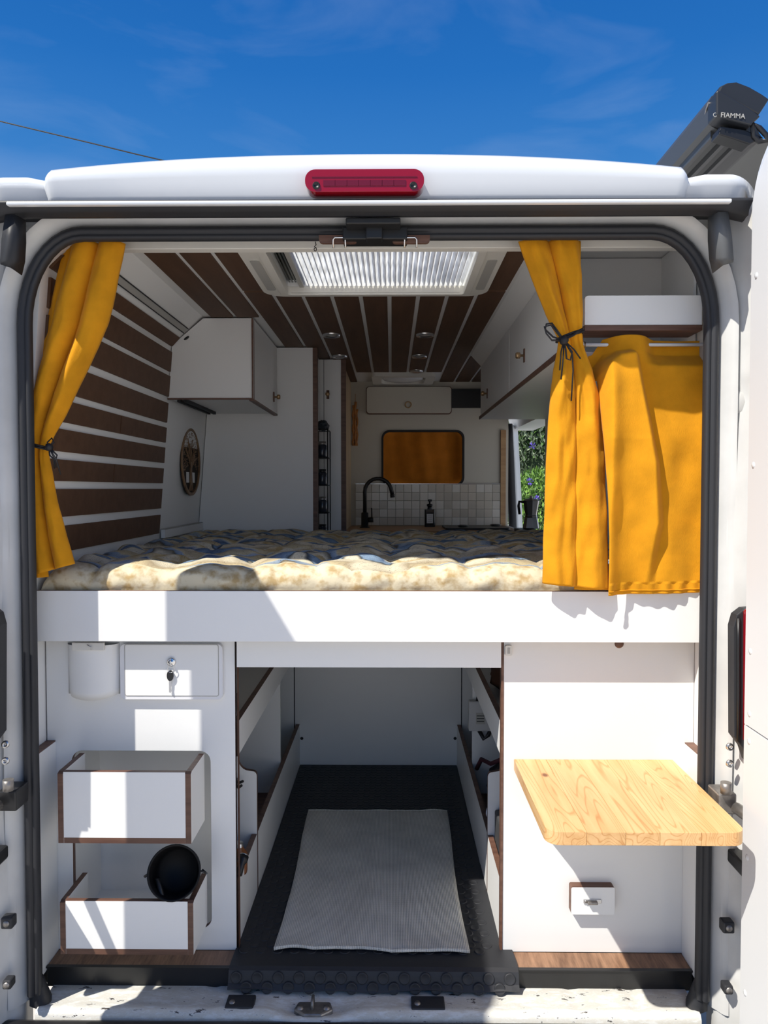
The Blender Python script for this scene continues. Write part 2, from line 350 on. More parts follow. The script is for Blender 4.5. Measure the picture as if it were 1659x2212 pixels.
def rugmat():
    m = mat('woven_rug', (0.4, 0.38, 0.33), 0.95, spec=0.1); t = m.node_tree; n = t.nodes.new; l = t.links.new; b = t.nodes['Principled BSDF']
    tcn = n('ShaderNodeTexCoord')
    w = n('ShaderNodeTexWave'); w.wave_type = 'BANDS'; w.bands_direction = 'X'; w.inputs['Scale'].default_value = 70; w.inputs['Distortion'].default_value = 0.6; w.inputs['Detail Scale'].default_value = 3
    w2 = n('ShaderNodeTexWave'); w2.wave_type = 'BANDS'; w2.bands_direction = 'Y'; w2.inputs['Scale'].default_value = 95; w2.inputs['Distortion'].default_value = 0.8
    l(tcn.outputs['Object'], w.inputs['Vector']); l(tcn.outputs['Object'], w2.inputs['Vector'])
    mu = n('ShaderNodeMath'); mu.operation = 'MULTIPLY_ADD'; mu.inputs[1].default_value = 0.55; l(w2.outputs['Fac'], mu.inputs[0]); l(w.outputs['Fac'], mu.inputs[2])
    r = n('ShaderNodeValToRGB'); e = r.color_ramp.elements; e[0].position = 0.15; e[0].color = (0.50, 0.475, 0.42, 1); e[1].position = 1.0; e[1].color = (0.92, 0.885, 0.79, 1)
    l(mu.outputs[0], r.inputs[0])
    nn = n('ShaderNodeTexNoise'); nn.inputs['Scale'].default_value = 9; nn.inputs['Detail'].default_value = 5; l(tcn.outputs['Object'], nn.inputs['Vector'])
    r2 = n('ShaderNodeValToRGB'); e = r2.color_ramp.elements; e[0].position = 0.3; e[0].color = (0.82, 0.82, 0.82, 1); e[1].position = 0.6; e[1].color = (1, 1, 1, 1); l(nn.outputs['Fac'], r2.inputs[0])
    mxn = n('ShaderNodeMixRGB'); mxn.blend_type = 'MULTIPLY'; mxn.inputs[0].default_value = 1; l(r.outputs[0], mxn.inputs[1]); l(r2.outputs[0], mxn.inputs[2]); l(mxn.outputs[0], b.inputs['Base Color'])
    bp = n('ShaderNodeBump'); bp.inputs['Strength'].default_value = 0.6; bp.inputs['Distance'].default_value = 0.002; l(mu.outputs[0], bp.inputs['Height']); l(bp.outputs[0], b.inputs['Normal'])
    return m
RUG = rugmat()
def glassmat(name, tint, fac):
    m = bpy.data.materials.new(name); m.use_nodes = True; t = m.node_tree; n = t.nodes.new; l = t.links.new
    t.nodes.remove(t.nodes['Principled BSDF']); out = t.nodes['Material Output']
    a = n('ShaderNodeBsdfTransparent'); a.inputs[0].default_value = (*tint, 1); g = n('ShaderNodeBsdfGlossy'); g.inputs['Roughness'].default_value = 0.05
    mx = n('ShaderNodeMixShader'); mx.inputs[0].default_value = fac; l(a.outputs[0], mx.inputs[1]); l(g.outputs[0], mx.inputs[2]); l(mx.outputs[0], out.inputs[0]); return m
ACRYL = glassmat('acrylic_dome', (0.96, 0.97, 0.96), 0.06)

# ------------------------------------------------------------------ ground
g = MB().box(-30, 30, -30, 40, -0.1, 0.0).build('ground', GRASSG); props(g, kind='structure')

# ------------------------------------------------------------------ the room inside the van
ZF = 0.472                 # van floor
ZC = 2.36                  # ceiling
D0, D1 = 1.80, 4.60
# floor
fl = MB().box(-0.905, 0.785, Yd(1.86), Yd(4.75), ZF-0.045, ZF).build('floor', BLKM); props(fl, kind='structure')
# left wall: leaning panel with walnut planks
def xw(z): return interp([(0.4, 0.845), (1.4, 0.845), (1.5, 0.847), (2.249, 0.787), (2.36, 0.668)], z)[0]
def wall_poly(s):
    zs = (0.45, 1.40, 1.50, 2.249, 2.36)
    inner = [(XC+s*(xw(z) if s < 0 else 0.843), z) for z in zs]
    return inner + [(XC+s*0.96, 2.36), (XC+s*0.99, 0.45)]
wl = struct('wall_left', (XC-0.9, 0, ZF), 'white left side wall of the van, clad with walnut planks above the bed')
MB().plate(wall_poly(-1), (), 'y', Yd(D0), Yd(4.75)).build('wall_panel', LAM, wl)
rows = [(730, 748, 0), (761, 803, 0), (813, 857, 0), (871, 913, 0), (924, 956, 2.37), (967, 1000, 0), (1012, 1044, 2.34), (1056, 1098, 0), (1112, 1152, 0)]
def plank_wall(za, zb, ya, yb):
    xa, xb = XC-xw(za)+0.001, XC-xw(zb)+0.001
    m = MB(); t = 0.006
    v = [(xa-0.004, ya, za), (xb-0.004, ya, zb), (xb-0.004, yb, zb), (xa-0.004, yb, za), (xa+t, ya, za), (xb+t, ya, zb), (xb+t, yb, zb), (xa+t, yb, za)]
    m.add(v, [(0,3,2,1),(4,5,6,7),(0,1,5,4),(1,2,6,5),(2,3,7,6),(3,0,4,7)]); return m.build('plank', PLANK, wl)
for (a, b, sp) in rows:
    za, zb = W(345, b, 2.85).z, W(345, a, 2.85).z
    if sp:
        plank_wall(za, zb, Yd(1.84), Yd(sp)-0.004); plank_wall(za, zb, Yd(sp)+0.004, Yd(2.85))
    else: plank_wall(za, zb, Yd(1.84), Yd(2.85))
# wall cove rail (aluminium channel) along the slope
def rail(x0, z0, x1, z1, name, m, ya, yb, out=0.006):
    n = Vector((z0-z1, 0, x1-x0)).normalized()
    if n.z > 0: n = -n
    p, q = Vector((x0, 0, z0)), Vector((x1, 0, z1)); o = MB(); v = []
    for y in (ya, yb):
        for b in (p-n*0.002, q-n*0.002, q+n*out, p+n*out): v.append((b.x, y, b.z))
    o.add(v, [(0,1,2,3),(7,6,5,4),(0,4,5,1),(1,5,6,2),(2,6,7,3),(3,7,4,0)]); return o.build(name, m, wl)
cvA = Vector((XC-0.787, 2.249)); cvB = Vector((XC-0.668, 2.36))
def cv(t): q = cvA.lerp(cvB, t); return q
a, b = cv(0.42), cv(0.56)
rail(a.x, a.y, b.x, b.y, 'awning_rail', GREYP, Yd(1.9), Yd(2.84), 0.004)
for t0 in (0.41, 0.55):
    a, b = cv(t0), cv(t0+0.02); rail(a.x, a.y, b.x, b.y, 'rail_edge', BLKM, Yd(1.9), Yd(2.84), 0.006)
pc = W(391, 710, 2.78); MB().lathe([(0, 0.004), (0.010, 0.003), (0.012, 0)], 14, axisM((pc.x+0.02, Yd(2.78), 2.262), (0.6, 0, -0.8))).build('black_button', BLK, wl)
# right wall: near part and far part either side of the open side door
wr = struct('wall_right', (XC+0.9, 0, ZF))
MB().plate(wall_poly(1), (), 'y', Yd(D0), Yd(3.80)).build('wall_panel', LAM, wr)
m = MB().plate([(0.79, 2.08), (0.70, 2.36), (0.92, 2.36), (0.93, 2.08)], (), 'y', Yd(3.80), Yd(4.9)); m.build('lintel', LAM, wr)
# curved door jamb beyond the kitchen
secs = []
for i in range(13):
    z = lerp(ZF, 2.10, i/12); x = 0.862 - 0.055*((z-ZF)/1.6)**2
    secs.append([Vector((x+dx, Yd(dd), z)) for dx, dd in ((-0.055, 4.70), (-0.040, 4.70), (-0.030, 4.73), (0.0, 4.76), (0.005, 4.80), (-0.055, 4.80))])
MB().loft(secs, closed=True).build('door_jamb', PAINT, wr)
MB().tube([(0.772 - 0.045*((lerp(ZF, 2.10, i/14)-ZF)/1.6)**2, Yd(4.625), lerp(ZF, 2.10, i/14)) for i in range(15)], 0.026, 10).build('rubber_seal', RUB, wr)
# front wall with the window to the cab
wf = struct('wall_front', (0, Yd(4.6), ZF))
win = R4(826, 931, 1001, 1047, 4.6)
wh = rrect(win[0], win[1], win[2], win[3], 0.045)
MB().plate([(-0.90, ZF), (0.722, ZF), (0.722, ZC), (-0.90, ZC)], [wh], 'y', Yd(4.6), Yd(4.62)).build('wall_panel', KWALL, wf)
w1 = struct('window_1', (0, Yd(4.6), 1.7))
MB().plate(rrect(win[0]-0.006, win[1]+0.006, win[2]-0.006, win[3]+0.006, 0.05), [rrect(win[0]+0.006, win[1]-0.006, win[2]+0.006, win[3]-0.006, 0.04)], 'y', Yd(4.592), Yd(4.625)).build('window_frame', BLKM, w1)
MB().box(win[0]-0.05, win[1]+0.05, Yd(4.70), Yd(4.706), win[2]-0.05, win[3]+0.05).build('window_pane', SHADE, w1)
CURT2 = cloth('dark_orange_cloth', (0.62, 0.20, 0.02), 0.1)
def fn(u, v):
    return Vector((lerp(win[0]-0.02, win[1]+0.02, u), Yd(4.645)+0.010*sin(u*9)+0.004*sin(u*31+v*3), lerp(win[2]-0.01, win[3]+0.02, v)))
c = MB().grid(fn, 40, 8).build('curtain', CURT2, None, solid=0.003); props(c, 'dark orange curtain stretched inside the small rounded window at the far wall', 'curtain')
# ceiling
ce = struct('ceiling', (0, 0, ZC), 'white van ceiling clad with walnut planks running lengthways')
SK = (-0.34, 0.235, 2.00, 2.44)      # opening of rear roof hatch: x0 x1 D0 D1
MB().plate([(XC-0.672, Yd(1.80)), (XC+0.85, Yd(1.80)), (XC+0.86, Yd(4.9)), (XC-0.672, Yd(4.9))], [[(SK[0], Yd(SK[2])), (SK[1], Yd(SK[2])), (SK[1], Yd(SK[3])), (SK[0], Yd(SK[3]))]], 'z', ZC, ZC+0.02).build('ceiling_panel', LAM, ce)
HS = (-0.417, 0.311, 1.95, 2.485)    # housing of the hatch
def cplank(xa, xb, da, db):
    if db-da < 0.03: return
    MB().box(xa, xb, Yd(da), Yd(db), ZC-0.006, ZC+0.001).build('plank', PLANKY, ce)
for k in range(-7, 9):
    xa = -0.008+0.0985*k+0.0075; xb = xa+0.0835
    if k >= 4:
        cplank(xa, xb, 3.72, 4.58); continue
    end = 4.58
    if xb < -0.49: end = 2.85
    elif xb < -0.35: end = 3.45
    elif xb < -0.25: end = 3.77
    if xb > HS[0] and xa < HS[1]:
        if xa < HS[0]: cplank(xa, HS[0], 1.9, 2.47); cplank(xa, xb, 2.49, end)
        elif xb > HS[1]: cplank(HS[1], xb, 1.9, 2.47); cplank(xa, xb, 2.49, end)
        else:
            cplank(xa, xb, 2.49, min(end, 4.20) if -0.12 < xb and xa < 0.25 else end)
    else:
        if end > 2.9: cplank(xa, xb, 1.9, 2.447); cplank(xa, xb, 2.453, end)
        else: cplank(xa, xb, 1.9, end)
# slanted strip between ceiling and right cabinets
MB().plate([(0.392, ZC-0.001), (0.448, ZC-0.001), (0.448, ZC-0.06)], (), 'y', Yd(1.93), Yd(3.70)).build('cove_strip', LAM, ce)
# header across the rear of the ceiling
hd = MB(); zb = W(800, 545, 1.9).z
hd.box(-0.84, 0.735, Yd(1.87), Yd(1.90), zb, 2.45); h = hd.build('trim_1', CREAM, bevel=0.002); props(h, kind='structure')
# ceiling spots
for (px, py) in ((716, 722), (734, 768), (918, 722), (906, 768), (900, 800)):
    d = 0.66*1600/(1055-py); p = W(px, py, d)
    t = thing('spot_light', 'x', 'light', (p.x, p.y, ZC-0.012), 'round recessed spots in the plank ceiling')
    MB().lathe([(0.024, 0.0), (0.032, -0.004), (0.037, -0.003), (0.038, 0.007)], 24, Matrix.Translation((p.x, p.y, ZC-0.012))).build('rim', ALU, t)
    MB().lathe([(0, 0.0), (0.025, 0.001), (0.025, 0.006)], 20, Matrix.Translation((p.x, p.y, ZC-0.012))).build('diffuser', CREAM, t)
    t['label'] = {716: 'round recessed ceiling spot, nearer one on the left', 734: 'round recessed ceiling spot, farther one on the left', 918: 'round recessed ceiling spot, nearest of the three on the right',
                  906: 'round recessed ceiling spot, middle of the three on the right', 900: 'round recessed ceiling spot, farthest, just before the small front hatch'}[px]

# rear roof hatch with pleated blind
t = thing('roof_hatch', 'large cream roof hatch with white pleated blind near the rear of the ceiling', 'skylight', (-0.05, Yd(2.2), ZC-0.02))
hz = 0.022
MB().plate(rrect(HS[0], HS[1], Yd(HS[2]), Yd(HS[3]), 0.07, 8), [rrect(SK[0], SK[1], Yd(SK[2]), Yd(SK[3]), 0.012)], 'z', ZC-hz, ZC-0.0005).build('frame', CREAM, t, bevel=0.006)
MB().plate(rrect(HS[0]+0.055, HS[1]-0.055, Yd(HS[2]+0.03), Yd(HS[3]-0.03), 0.02, 5), [rrect(SK[0]+0.001, SK[1]-0.001, Yd(SK[2]), Yd(SK[3]), 0.012)], 'z', ZC-hz-0.006, ZC-hz+0.002).build('inner_rim', CREAM, t, bevel=0.003)
for sx_, xm in ((-1, -0.385), (1, 0.282)):
    MB().plate(rrect(xm-0.014, xm+0.014, Yd(2.09), Yd(2.40), 0.010), (), 'z', ZC-hz-0.002, ZC-hz+0.002).build('light_strip', GREYP, t)
m = MB(); n = 66; xs = [lerp(-0.285, SK[1]-0.004, i/n) for i in range(n+1)]
secs = [[Vector((x, Yd(dd), ZC+0.004+(0.011 if i % 2 else -0.007)*(1.0 if 0 < i < n else 0.3))) for i, x in enumerate(xs)] for dd in (SK[2]+0.002, SK[3]-0.004)]
m.loft(secs, sm=False); m.build('pleated_blind', BLINDM, t, solid=0.0006)
MB().box(-0.300, -0.286, Yd(SK[2]+0.002), Yd(SK[3]-0.002), ZC-0.005, ZC+0.018).build('blind_bar', GREYP, t)
for i in range(4): MB().box(SK[0]+0.004+i*0.010, SK[0]+0.009+i*0.010, Yd(SK[2]+0.002), Yd(SK[3]-0.002), ZC+0.012, ZC+0.019).build('fly_screen_fold', SHADE, t)
MB().box(SK[0], -0.30, Yd(SK[2]+0.002), Yd(SK[3]-0.002), ZC+0.0195, ZC+0.023).build('screen_cassette', SHADE, t)
MB().box(SK[0], SK[1], Yd(SK[2]), Yd(SK[3]), 2.400, 2.405).build('acrylic_pane', ACRYL, t)
# front hatch
fh = R4(805, 806, 935, 828, 4.4)
t = thing('front_roof_hatch', 'small square white roof hatch near the far end of the ceiling', 'skylight', (0.06, Yd(4.4), ZC-0.02))
MB().plate(rrect(-0.115, 0.25, Yd(4.22), Yd(4.57), 0.03), [rrect(-0.06, 0.195, Yd(4.27), Yd(4.53), 0.04)], 'z', ZC-0.025, ZC-0.001).build('frame', CREAM, t, bevel=0.004)
MB().lathe([(0, -0.018), (0.07, -0.014), (0.115, -0.005), (0.122, 0.004), (0.122, 0.012)], 32, Matrix.Translation((0.067, Yd(4.40), ZC-0.014))).build('dome', mat('frosted_dome', (0.8, 0.82, 0.85), 0.12), t)

# ------------------------------------------------------------------ van body
vb = thing('van_body', 'white panel van seen from behind with its rear opening, pillars, roof edge and sill', 'van', (XC, 0, 0.3))
ZR = 2.56
# outer roof and outer sides
MB().plate([(XC-0.86, 0.0), (XC+0.86, 0.0), (XC+0.90, 3.2), (XC-0.90, 3.2)], [[(SK[0], Yd(SK[2])), (SK[1], Yd(SK[2])), (SK[1], Yd(SK[3])), (SK[0], Yd(SK[3]))]], 'z', 2.385, 2.397).build('roof_panel', PAINT, vb)
m = MB()
for s in (-1, 1):
    pr = [(XC+s*0.862, 2.375), (XC+s*0.90, 2.25), (XC+s*0.96, 1.7), (XC+s*1.01, 1.3), (XC+s*1.02, 0.9), (XC+s*1.0, 0.35), (XC+s*0.99, 0.35), (XC+s*0.85, 2.375)]
    y1 = 3.2 if s < 0 else 2.05
    MB().plate(pr, (), 'y', 0.0, y1).build('side_panel', PAINT, vb)
# rear roof cap
ZT = W(800, 432, 1.66).z
def roofsec(x, ztop, yb=-0.10):
    h = ztop-ZT
    return [Vector((x, 0.30, ztop-0.03)), Vector((x, 0.12, ztop+0.012)), Vector((x, 0.0, ztop+0.006)), Vector((x, -0.060, ztop-0.003)), Vector((x, -0.088, ztop-0.012)), Vector((x, yb-0.004, ztop-0.026)), Vector((x, yb-0.002, ZT+0.45*h)), Vector((x, yb+0.012, ZT+0.12*h)), Vector((x, yb+0.016, ZT-0.004)), Vector((x, 0.0, ZT-0.004))]
zc0 = W(800, 340, 1.705).z; ze0 = W(146, 375, 1.705).z; zk = W(60, 389, 1.705).z
xe = 0.715
m = MB(); secs = []
for i in range(61):
    u = -1+2*i/60; u = math.copysign(1-(1-abs(u))**1.6, u); x = XC+u*xe
    z = zc0-(zc0-ze0)*abs(u)**2.3; yb = -0.10
    e = max(0, (abs(u)-0.975)/0.025); z -= 0.030*e**2; yb += 0.02*e**2
    secs.append(roofsec(x, z, yb))
m.loft(secs); m.build('roof_cap', PAINT, vb)
for s in (-1, 1):
    m = MB(); secs = []
    for i in range(25):
        u = i/24; x = XC+s*lerp(0.70, 0.868, u); z = zk
        if u < 0.3: z -= 0.010*(1-u/0.3)
        e = max(0, (u-0.62)/0.38); z -= (zk-ZT+0.01)*(1-sqrt(max(0, 1-e*e)))
        secs.append(roofsec(x, max(z, ZT+0.004), -0.085+0.05*e**3))
    m.loft(secs); m.build('corner_cap', PAINT, vb)
# gutter trim over the opening
x0, x1 = W(12, 436, 1.62).x, W(1582, 436, 1.62).x
za, zb_ = W(800, 440, 1.62).z, W(800, 431, 1.62).z
MB().box(x0, x1, -0.130, -0.116, za, zb_).build('gutter_trim', PAINT, vb, bevel=0.003)
# outer black seal band, cream frame, inner seal
Zs = W(800, 509, 1.735).z
def arch(xh, zt, r, y, zbm=0.52, n=10, taper=0.0):
    pts = [(XC-xh+taper, y, zbm)]
    for k in range(8): pts.append((XC-xh, y, lerp(zbm+0.05, zt-r-0.09, k/7)))
    rz = r+0.07
    for k in range(n+1):
        a = pi-0.5*pi*k/n; pts.append((XC-xh+r+r*cos(a), y, zt-rz+rz*sin(a)))
    for k in range(n+1):
        a = 0.5*pi-0.5*pi*k/n; pts.append((XC+xh-r+r*cos(a), y, zt-rz+rz*sin(a)))
    for k in range(8): pts.append((XC+xh, y, lerp(zt-rz-0.02, zbm+0.05, k/7)))
    pts.append((XC+xh-taper, y, zbm)); return [Vector(p) for p in pts]
def sweep(name, prof, mats, zt, xh, r, parent, zbm=0.52, mi=None):
    """profile of (offset outward, y) swept along the arch of the rear opening"""
    secs = []
    for (o, y) in prof: secs.append(arch(xh+o, zt+o, max(0.02, r+o), y, zbm))
    m = MB(); n = len(secs)
    for j in range(n-1): m.loft([secs[j], secs[j+1]], 0 if mi is None else mi[j])
    return m.build(name, mats, parent)
XH = 0.792; RR = 0.125
ZI = W(800, 520, 1.76).z
sweep('inner_seal', [(0.022, 0.026), (0.006, 0.024), (0.0, 0.012), (0.003, 0.0), (0.010, -0.005), (0.013, 0.0), (0.0155, -0.006), (0.024, -0.009), (0.031, -0.003), (0.034, 0.012)], RUB, ZI, XH, RR, vb, 0.47)
sweep('opening_frame', [(0.038, 0.08), (0.034, 0.014), (0.040, 0.002), (0.046, -0.006), (0.053, -0.018), (0.060, -0.024), (0.066, -0.026)], DIRTY, ZI, XH, RR, vb, 0.45)
# black band under the gutter
zt1, zt0 = W(800, 441, 1.635).z, W(800, 471, 1.685).z
m = MB(); xs_ = [lerp(XC-0.842, XC+0.842, i/40) for i in range(41)]
secs = []
for x in xs_:
    e = abs((x-XC)/0.842); sl_ = 0.0 if e < 0.93 else -0.014*((e-0.93)/0.07)
    a1 = zt1+0.004; secs.append([Vector((x, 0.02, a1+0.008)), Vector((x, -0.117, a1+0.006)), Vector((x, -0.117, a1-0.001)), Vector((x, -0.100, lerp(zt1, zt0, 0.25)+sl_*0.5)), Vector((x, -0.097, lerp(zt1, zt0, 0.55)+sl_)), Vector((x, -0.086, lerp(zt1, zt0, 0.60)+sl_)), Vector((x, -0.078, lerp(zt1, zt0, 0.9)+sl_)), Vector((x, -0.068, zt0+sl_)), Vector((x, -0.055, zt0+0.010+sl_*0.5)), Vector((x, -0.02, zt0+0.040)), Vector((x, 0.02, zt0+0.055))])
m.loft(secs); m.build('upper_seal', RUB, vb)
# solid fill above the frame so no light leaks
MB().box(XC-0.86, XC+0.86, 0.02, 0.06, ZI+0.05, 2.384).build('rear_header', PAINT, vb)
# pillars
def psec(s, z):
    t = max(0, min(1, (z-0.45)/(2.40-0.45)))
    xo = interp([(0.30, 0.985), (0.9, 1.01), (1.3, 1.0), (1.7, 0.955), (2.05, 0.915), (2.30, 0.875), (2.42, 0.864)], z)[0]
    base = 0.825
    dz = 0.008*sin(z*7) + (0.012 if 1.85 < z < 1.95 else 0)
    q = [(base+0.035, 0.10), (base+0.012, 0.016), (base+0.014, -0.004), (base+0.022+dz*0.5, -0.016), (base+0.034+dz, -0.020), (min(base+0.045+dz, xo-0.012), -0.050), (min(base+0.060, xo-0.006), -0.056), (min(base+0.075, xo-0.003), -0.080), (xo-0.002, -0.092), (xo+0.004, -0.078), (xo+0.006, 0.0), (xo-0.002, 0.10)]
    return [Vector((XC+s*a, b, z)) for a, b in q]
zl = [0.30, 0.45, 0.55, 0.7, 0.78, 0.80, 0.95, 1.1, 1.22, 1.26, 1.45, 1.6, 1.75, 1.83, 1.85, 1.90, 1.95, 1.97, 2.05, 2.15, 2.25, 2.33, ZT-0.004]
for s in (-1, 1):
    MB().loft([psec(s, z) for z in zl], closed=True).build('pillar', DIRTY, vb, bevel=0)
# raised press marks, grommets and clips on the pillars
for s in (-1, 1):
    for (zz, w) in ((1.90, 0.030), (0.86, 0.026)):
        MB().lathe([(0, 0.010), (0.012, 0.009), (0.022, 0.003), (0.028, -0.01)], 16, axisM((XC+s*0.868, -0.012, zz), (0, -1, 0)) @ Matrix.Diagonal((1, 1.6, 1, 1))).build('pressing', DIRTY, vb)
    for py in (1612, 1648):
        p = W(1575, py, 1.70); x = XC+s*(p.x-XC)
        MB().lathe([(0.003, -0.004), (0.003, 0.001), (0.008, 0.002), (0.009, -0.004)], 14, axisM((x, -0.056, p.z), (0, -1, 0))).build('grommet', ALU, vb)
    for py, sz in ((2008, 0.017), (2143, 0.013)):
        p = W(1577, py, 1.68); x = XC+s*(p.x-XC)
        sz *= 0.8; o = MB().box(x-sz, x+sz, -0.066, -0.040, p.z-sz, p.z+sz).build('rubber_buffer', RUB, vb, bevel=0.004)
        MB().lathe([(0, 0.002), (0.007, 0.002), (0.008, -0.001)], 12, axisM((x, -0.066, p.z), (0, -1, 0))).build('buffer_screw', STEELD, o)
# dark weather flaps in the top corners
for s in (-1, 1):
    def cpt(px, py, d):
        p = W(px, py, d); return Vector((XC+s*(p.x-XC), p.y, p.z))
    lv = [((1530, 470, 1.68), (1552, 458, 1.655), (1572, 458, 1.66)), ((1530, 520, 1.69), (1553, 500, 1.65), (1580, 510, 1.66)), ((1533, 560, 1.70), (1560, 555, 1.65), (1584, 560, 1.66)), ((1540, 590, 1.70), (1562, 573, 1.66), (1583, 566, 1.665))]
    m = MB(); m.loft([[cpt(*q) for q in r] for r in lv]); m.build('weather_flap', RUBL if s > 0 else RUB, vb, solid=0.003)
# sill
zs_ = 0.440
m = MB(); secs = []
nx = 121
for i in range(nx):
    x = lerp(XC-0.80, XC+0.80, i/(nx-1)); u = x
    rib = 0.0
    for c0 in (-0.45, -0.36, 0.22, 0.27, 0.45, 0.60): rib -= 0.004*math.exp(-((u-c0)/0.012)**2)
    dip = -0.018*math.exp(-((u+0.19)/0.09)**4)
    secs.append([Vector((x, 0.13, 0.428)), Vector((x, 0.085, zs_-0.003+rib)), Vector((x, 0.05, zs_-0.003+rib+dip*0.4)), Vector((x, 0.022, zs_-0.004+rib+dip)), Vector((x, 0.004, zs_+0.002+rib*0.5+dip)), Vector((x, -0.008, zs_+dip*0.6)), Vector((x, -0.014+dip*0.5, zs_-0.010)), Vector((x, -0.015, zs_-0.060)), Vector((x, -0.015, zs_-0.12))])
m.loft(secs); sill = m.build('sill', SCUFF, vb)
for s in (-1, 1):
    m = MB(); q0 = Vector((XC+s*0.803, 0.015, zs_-0.025))
    m.loft([[q0+Vector((s*a*(-1), y, z)) for a, y, z in ((0.030, -0.018, 0.022), (0.026, 0.04, 0.026), (-0.026, 0.04, 0.030), (-0.030, -0.018, 0.022))], [q0+Vector((s*a*(-1), y, z)) for a, y, z in ((0.024, -0.018, 0.045), (0.022, 0.03, 0.05), (-0.024, 0.03, 0.05), (-0.028, -0.018, 0.045))], [q0+Vector((s*a*(-1), y, z)) for a, y, z in ((0.011, -0.014, 0.085), (0.010, 0.02, 0.09), (-0.026, 0.02, 0.09), (-0.028, -0.014, 0.085))]], closed=True)
    m.build('seal_foot', RUB, vb, sub=1)
# black pads and the latch striker on the sill
for (px0, px1) in ((474, 546), (890, 962)):
    a = W(px0, 2172, 1.70); b = W(px1, 2138, 1.75)
    o = MB().box(a.x, b.x, 0.0, 0.046, zs_-0.012, zs_+0.005).build('rubber_pad', RUB, vb, bevel=0.003)
    MB().lathe([(0, 0.003), (0.006, 0.003), (0.008, 0)], 12, Matrix.Translation((a.x+0.015, 0.018, zs_+0.005))).build('pad_screw', STEELD, o)
cxs = W(671, 2175, 1.70).x
st = MB().plate([(cxs-0.048, 0.008), (cxs-0.022, -0.011), (cxs+0.022, -0.011), (cxs+0.048, 0.008), (cxs+0.040, 0.034), (cxs-0.040, 0.034)], (), 'z', zs_-0.020, zs_-0.004).build('latch_striker', STEELD, vb, bevel=0.004)
MB().tube([(cxs-0.003, 0.008, zs_-0.006), (cxs-0.003, 0.012, zs_+0.010), (cxs-0.003, 0.034, zs_+0.010), (cxs-0.003, 0.038, zs_-0.006)], 0.004, 8).build('striker_loop', STEELD, st)
for dx in (-0.038, 0.038): MB().lathe([(0, 0.004), (0.006, 0.004), (0.009, 0)], 12, Matrix.Translation((cxs+dx*0.85, 0.012, zs_-0.004))).build('bolt', STEELD, st)
# bumper step below
MB().box(XC-1.0, XC+1.0, -0.19, -0.016, zs_-0.26, zs_-0.012).build('bumper', BLK, vb, bevel=0.012)
# brake light
bl = R4(662, 377, 915, 425, 1.65)
o = MB().plate(rrect(bl[0], bl[1], bl[2], bl[3], 0.022, 8), (), 'y', -0.128, -0.09).build('brake_light', REDL, vb, bevel=0.005, seg=3, label='long red high brake light above the opening')
for i in range(7):
    xx = lerp(bl[0]+0.04, bl[1]-0.04, (i+0.5)/7)
    MB().box(xx-0.013, xx+0.013, -0.1295, -0.127, lerp(bl[2], bl[3], 0.25), lerp(bl[2], bl[3], 0.5)).build('reflector_cell', REDD, o)
MB().box(bl[0]+0.015, bl[1]-0.015, -0.1293, -0.127, lerp(bl[2], bl[3], 0.62), lerp(bl[2], bl[3], 0.66)).build('lens_ridge', REDD, o)
for px in (683, 893):
    p = W(px, 400, 1.62); MB().lathe([(0, 0.0), (0.003, 0.001), (0.0055, 0.002), (0.007, 0.004), (0.0085, 0.0)], 16, axisM((p.x, -0.128, p.z), (0, -1, 0))).build('screw_well', BLK, o)
# tail lights beside the doors
for s in (-1, 1):
    def q(px, py, d): p = W(px, py, d); return (XC+s*(p.x-XC), p.z)
    blk = [q(1576, 1350, 1.67), q(1583, 1325, 1.67), q(1600, 1312, 1.67), q(1626, 1310, 1.67), q(1640, 1312, 1.67), q(1640, 1660, 1.67), q(1606, 1640, 1.67), q(1596, 1610, 1.67), q(1577, 1585, 1.67)]
    o = MB().plate(blk, (), 'y', -0.100, -0.070).build('tail_light', RUB, vb, bevel=0.003)
    red = [q(1604, 1318, 1.65), q(1610, 1313, 1.65), q(1700, 1313, 1.65), q(1700, 1600, 1.65), q(1604, 1600, 1.65)]
    MB().plate(red, (), 'y', -0.112, -0.1005).build('red_lens', REDL, o, bevel=0.004)
    MB().tube([Vector((q(1594, y, 1.65)[0], -0.102, q(1594, y, 1.65)[1])) for y in (1335, 1400, 1500, 1600)], 0.004, 8).build('gasket_ridge', BLK, o)
# hinges
for s in (-1, 1):
    def q3(px, py, y): p = W(px, py, 1.75+y); return Vector((XC+s*(p.x-XC), y, p.z))
    a = q3(1555, 1730, -0.06)
    hg = MB().box(a.x-s*0.012, a.x+s*0.030, -0.080, -0.02, a.z-0.024, a.z+0.024).build('hinge', STEELD if s > 0 else BLK, vb, bevel=0.004)
    MB().tube([a+Vector((s*0.0, -0.03, 0.03)), a+Vector((s*0.0, -0.03, 0.055))], 0.012, 12).build('hinge_pin', STEELD, hg)
    MB().tube([a+Vector((s*0.022, -0.03, -0.002)), a+Vector((s*0.036, -0.07, -0.008)), a+Vector((s*0.050, -0.12, -0.012)), a+Vector((s*0.06, -0.17, -0.012))], [0.013, 0.014, 0.013, 0.012], 8).build('hinge_arm', STEELD, hg)
    b = q3(1585, 1850, -0.05)
    MB().box(b.x-s*0.012, b.x+s*0.05, -0.13, -0.04, b.z-0.016, b.z+0.016, M=None).build('check_strap', BLK, vb, bevel=0.006)
    MB().tube([b+Vector((s*0.005, -0.05, -0.01)), b+Vector((s*0.022, -0.055, -0.05)), b+Vector((s*0.030, -0.05, -0.10))], 0.012, 8).build('cable_boot', RUB, vb)
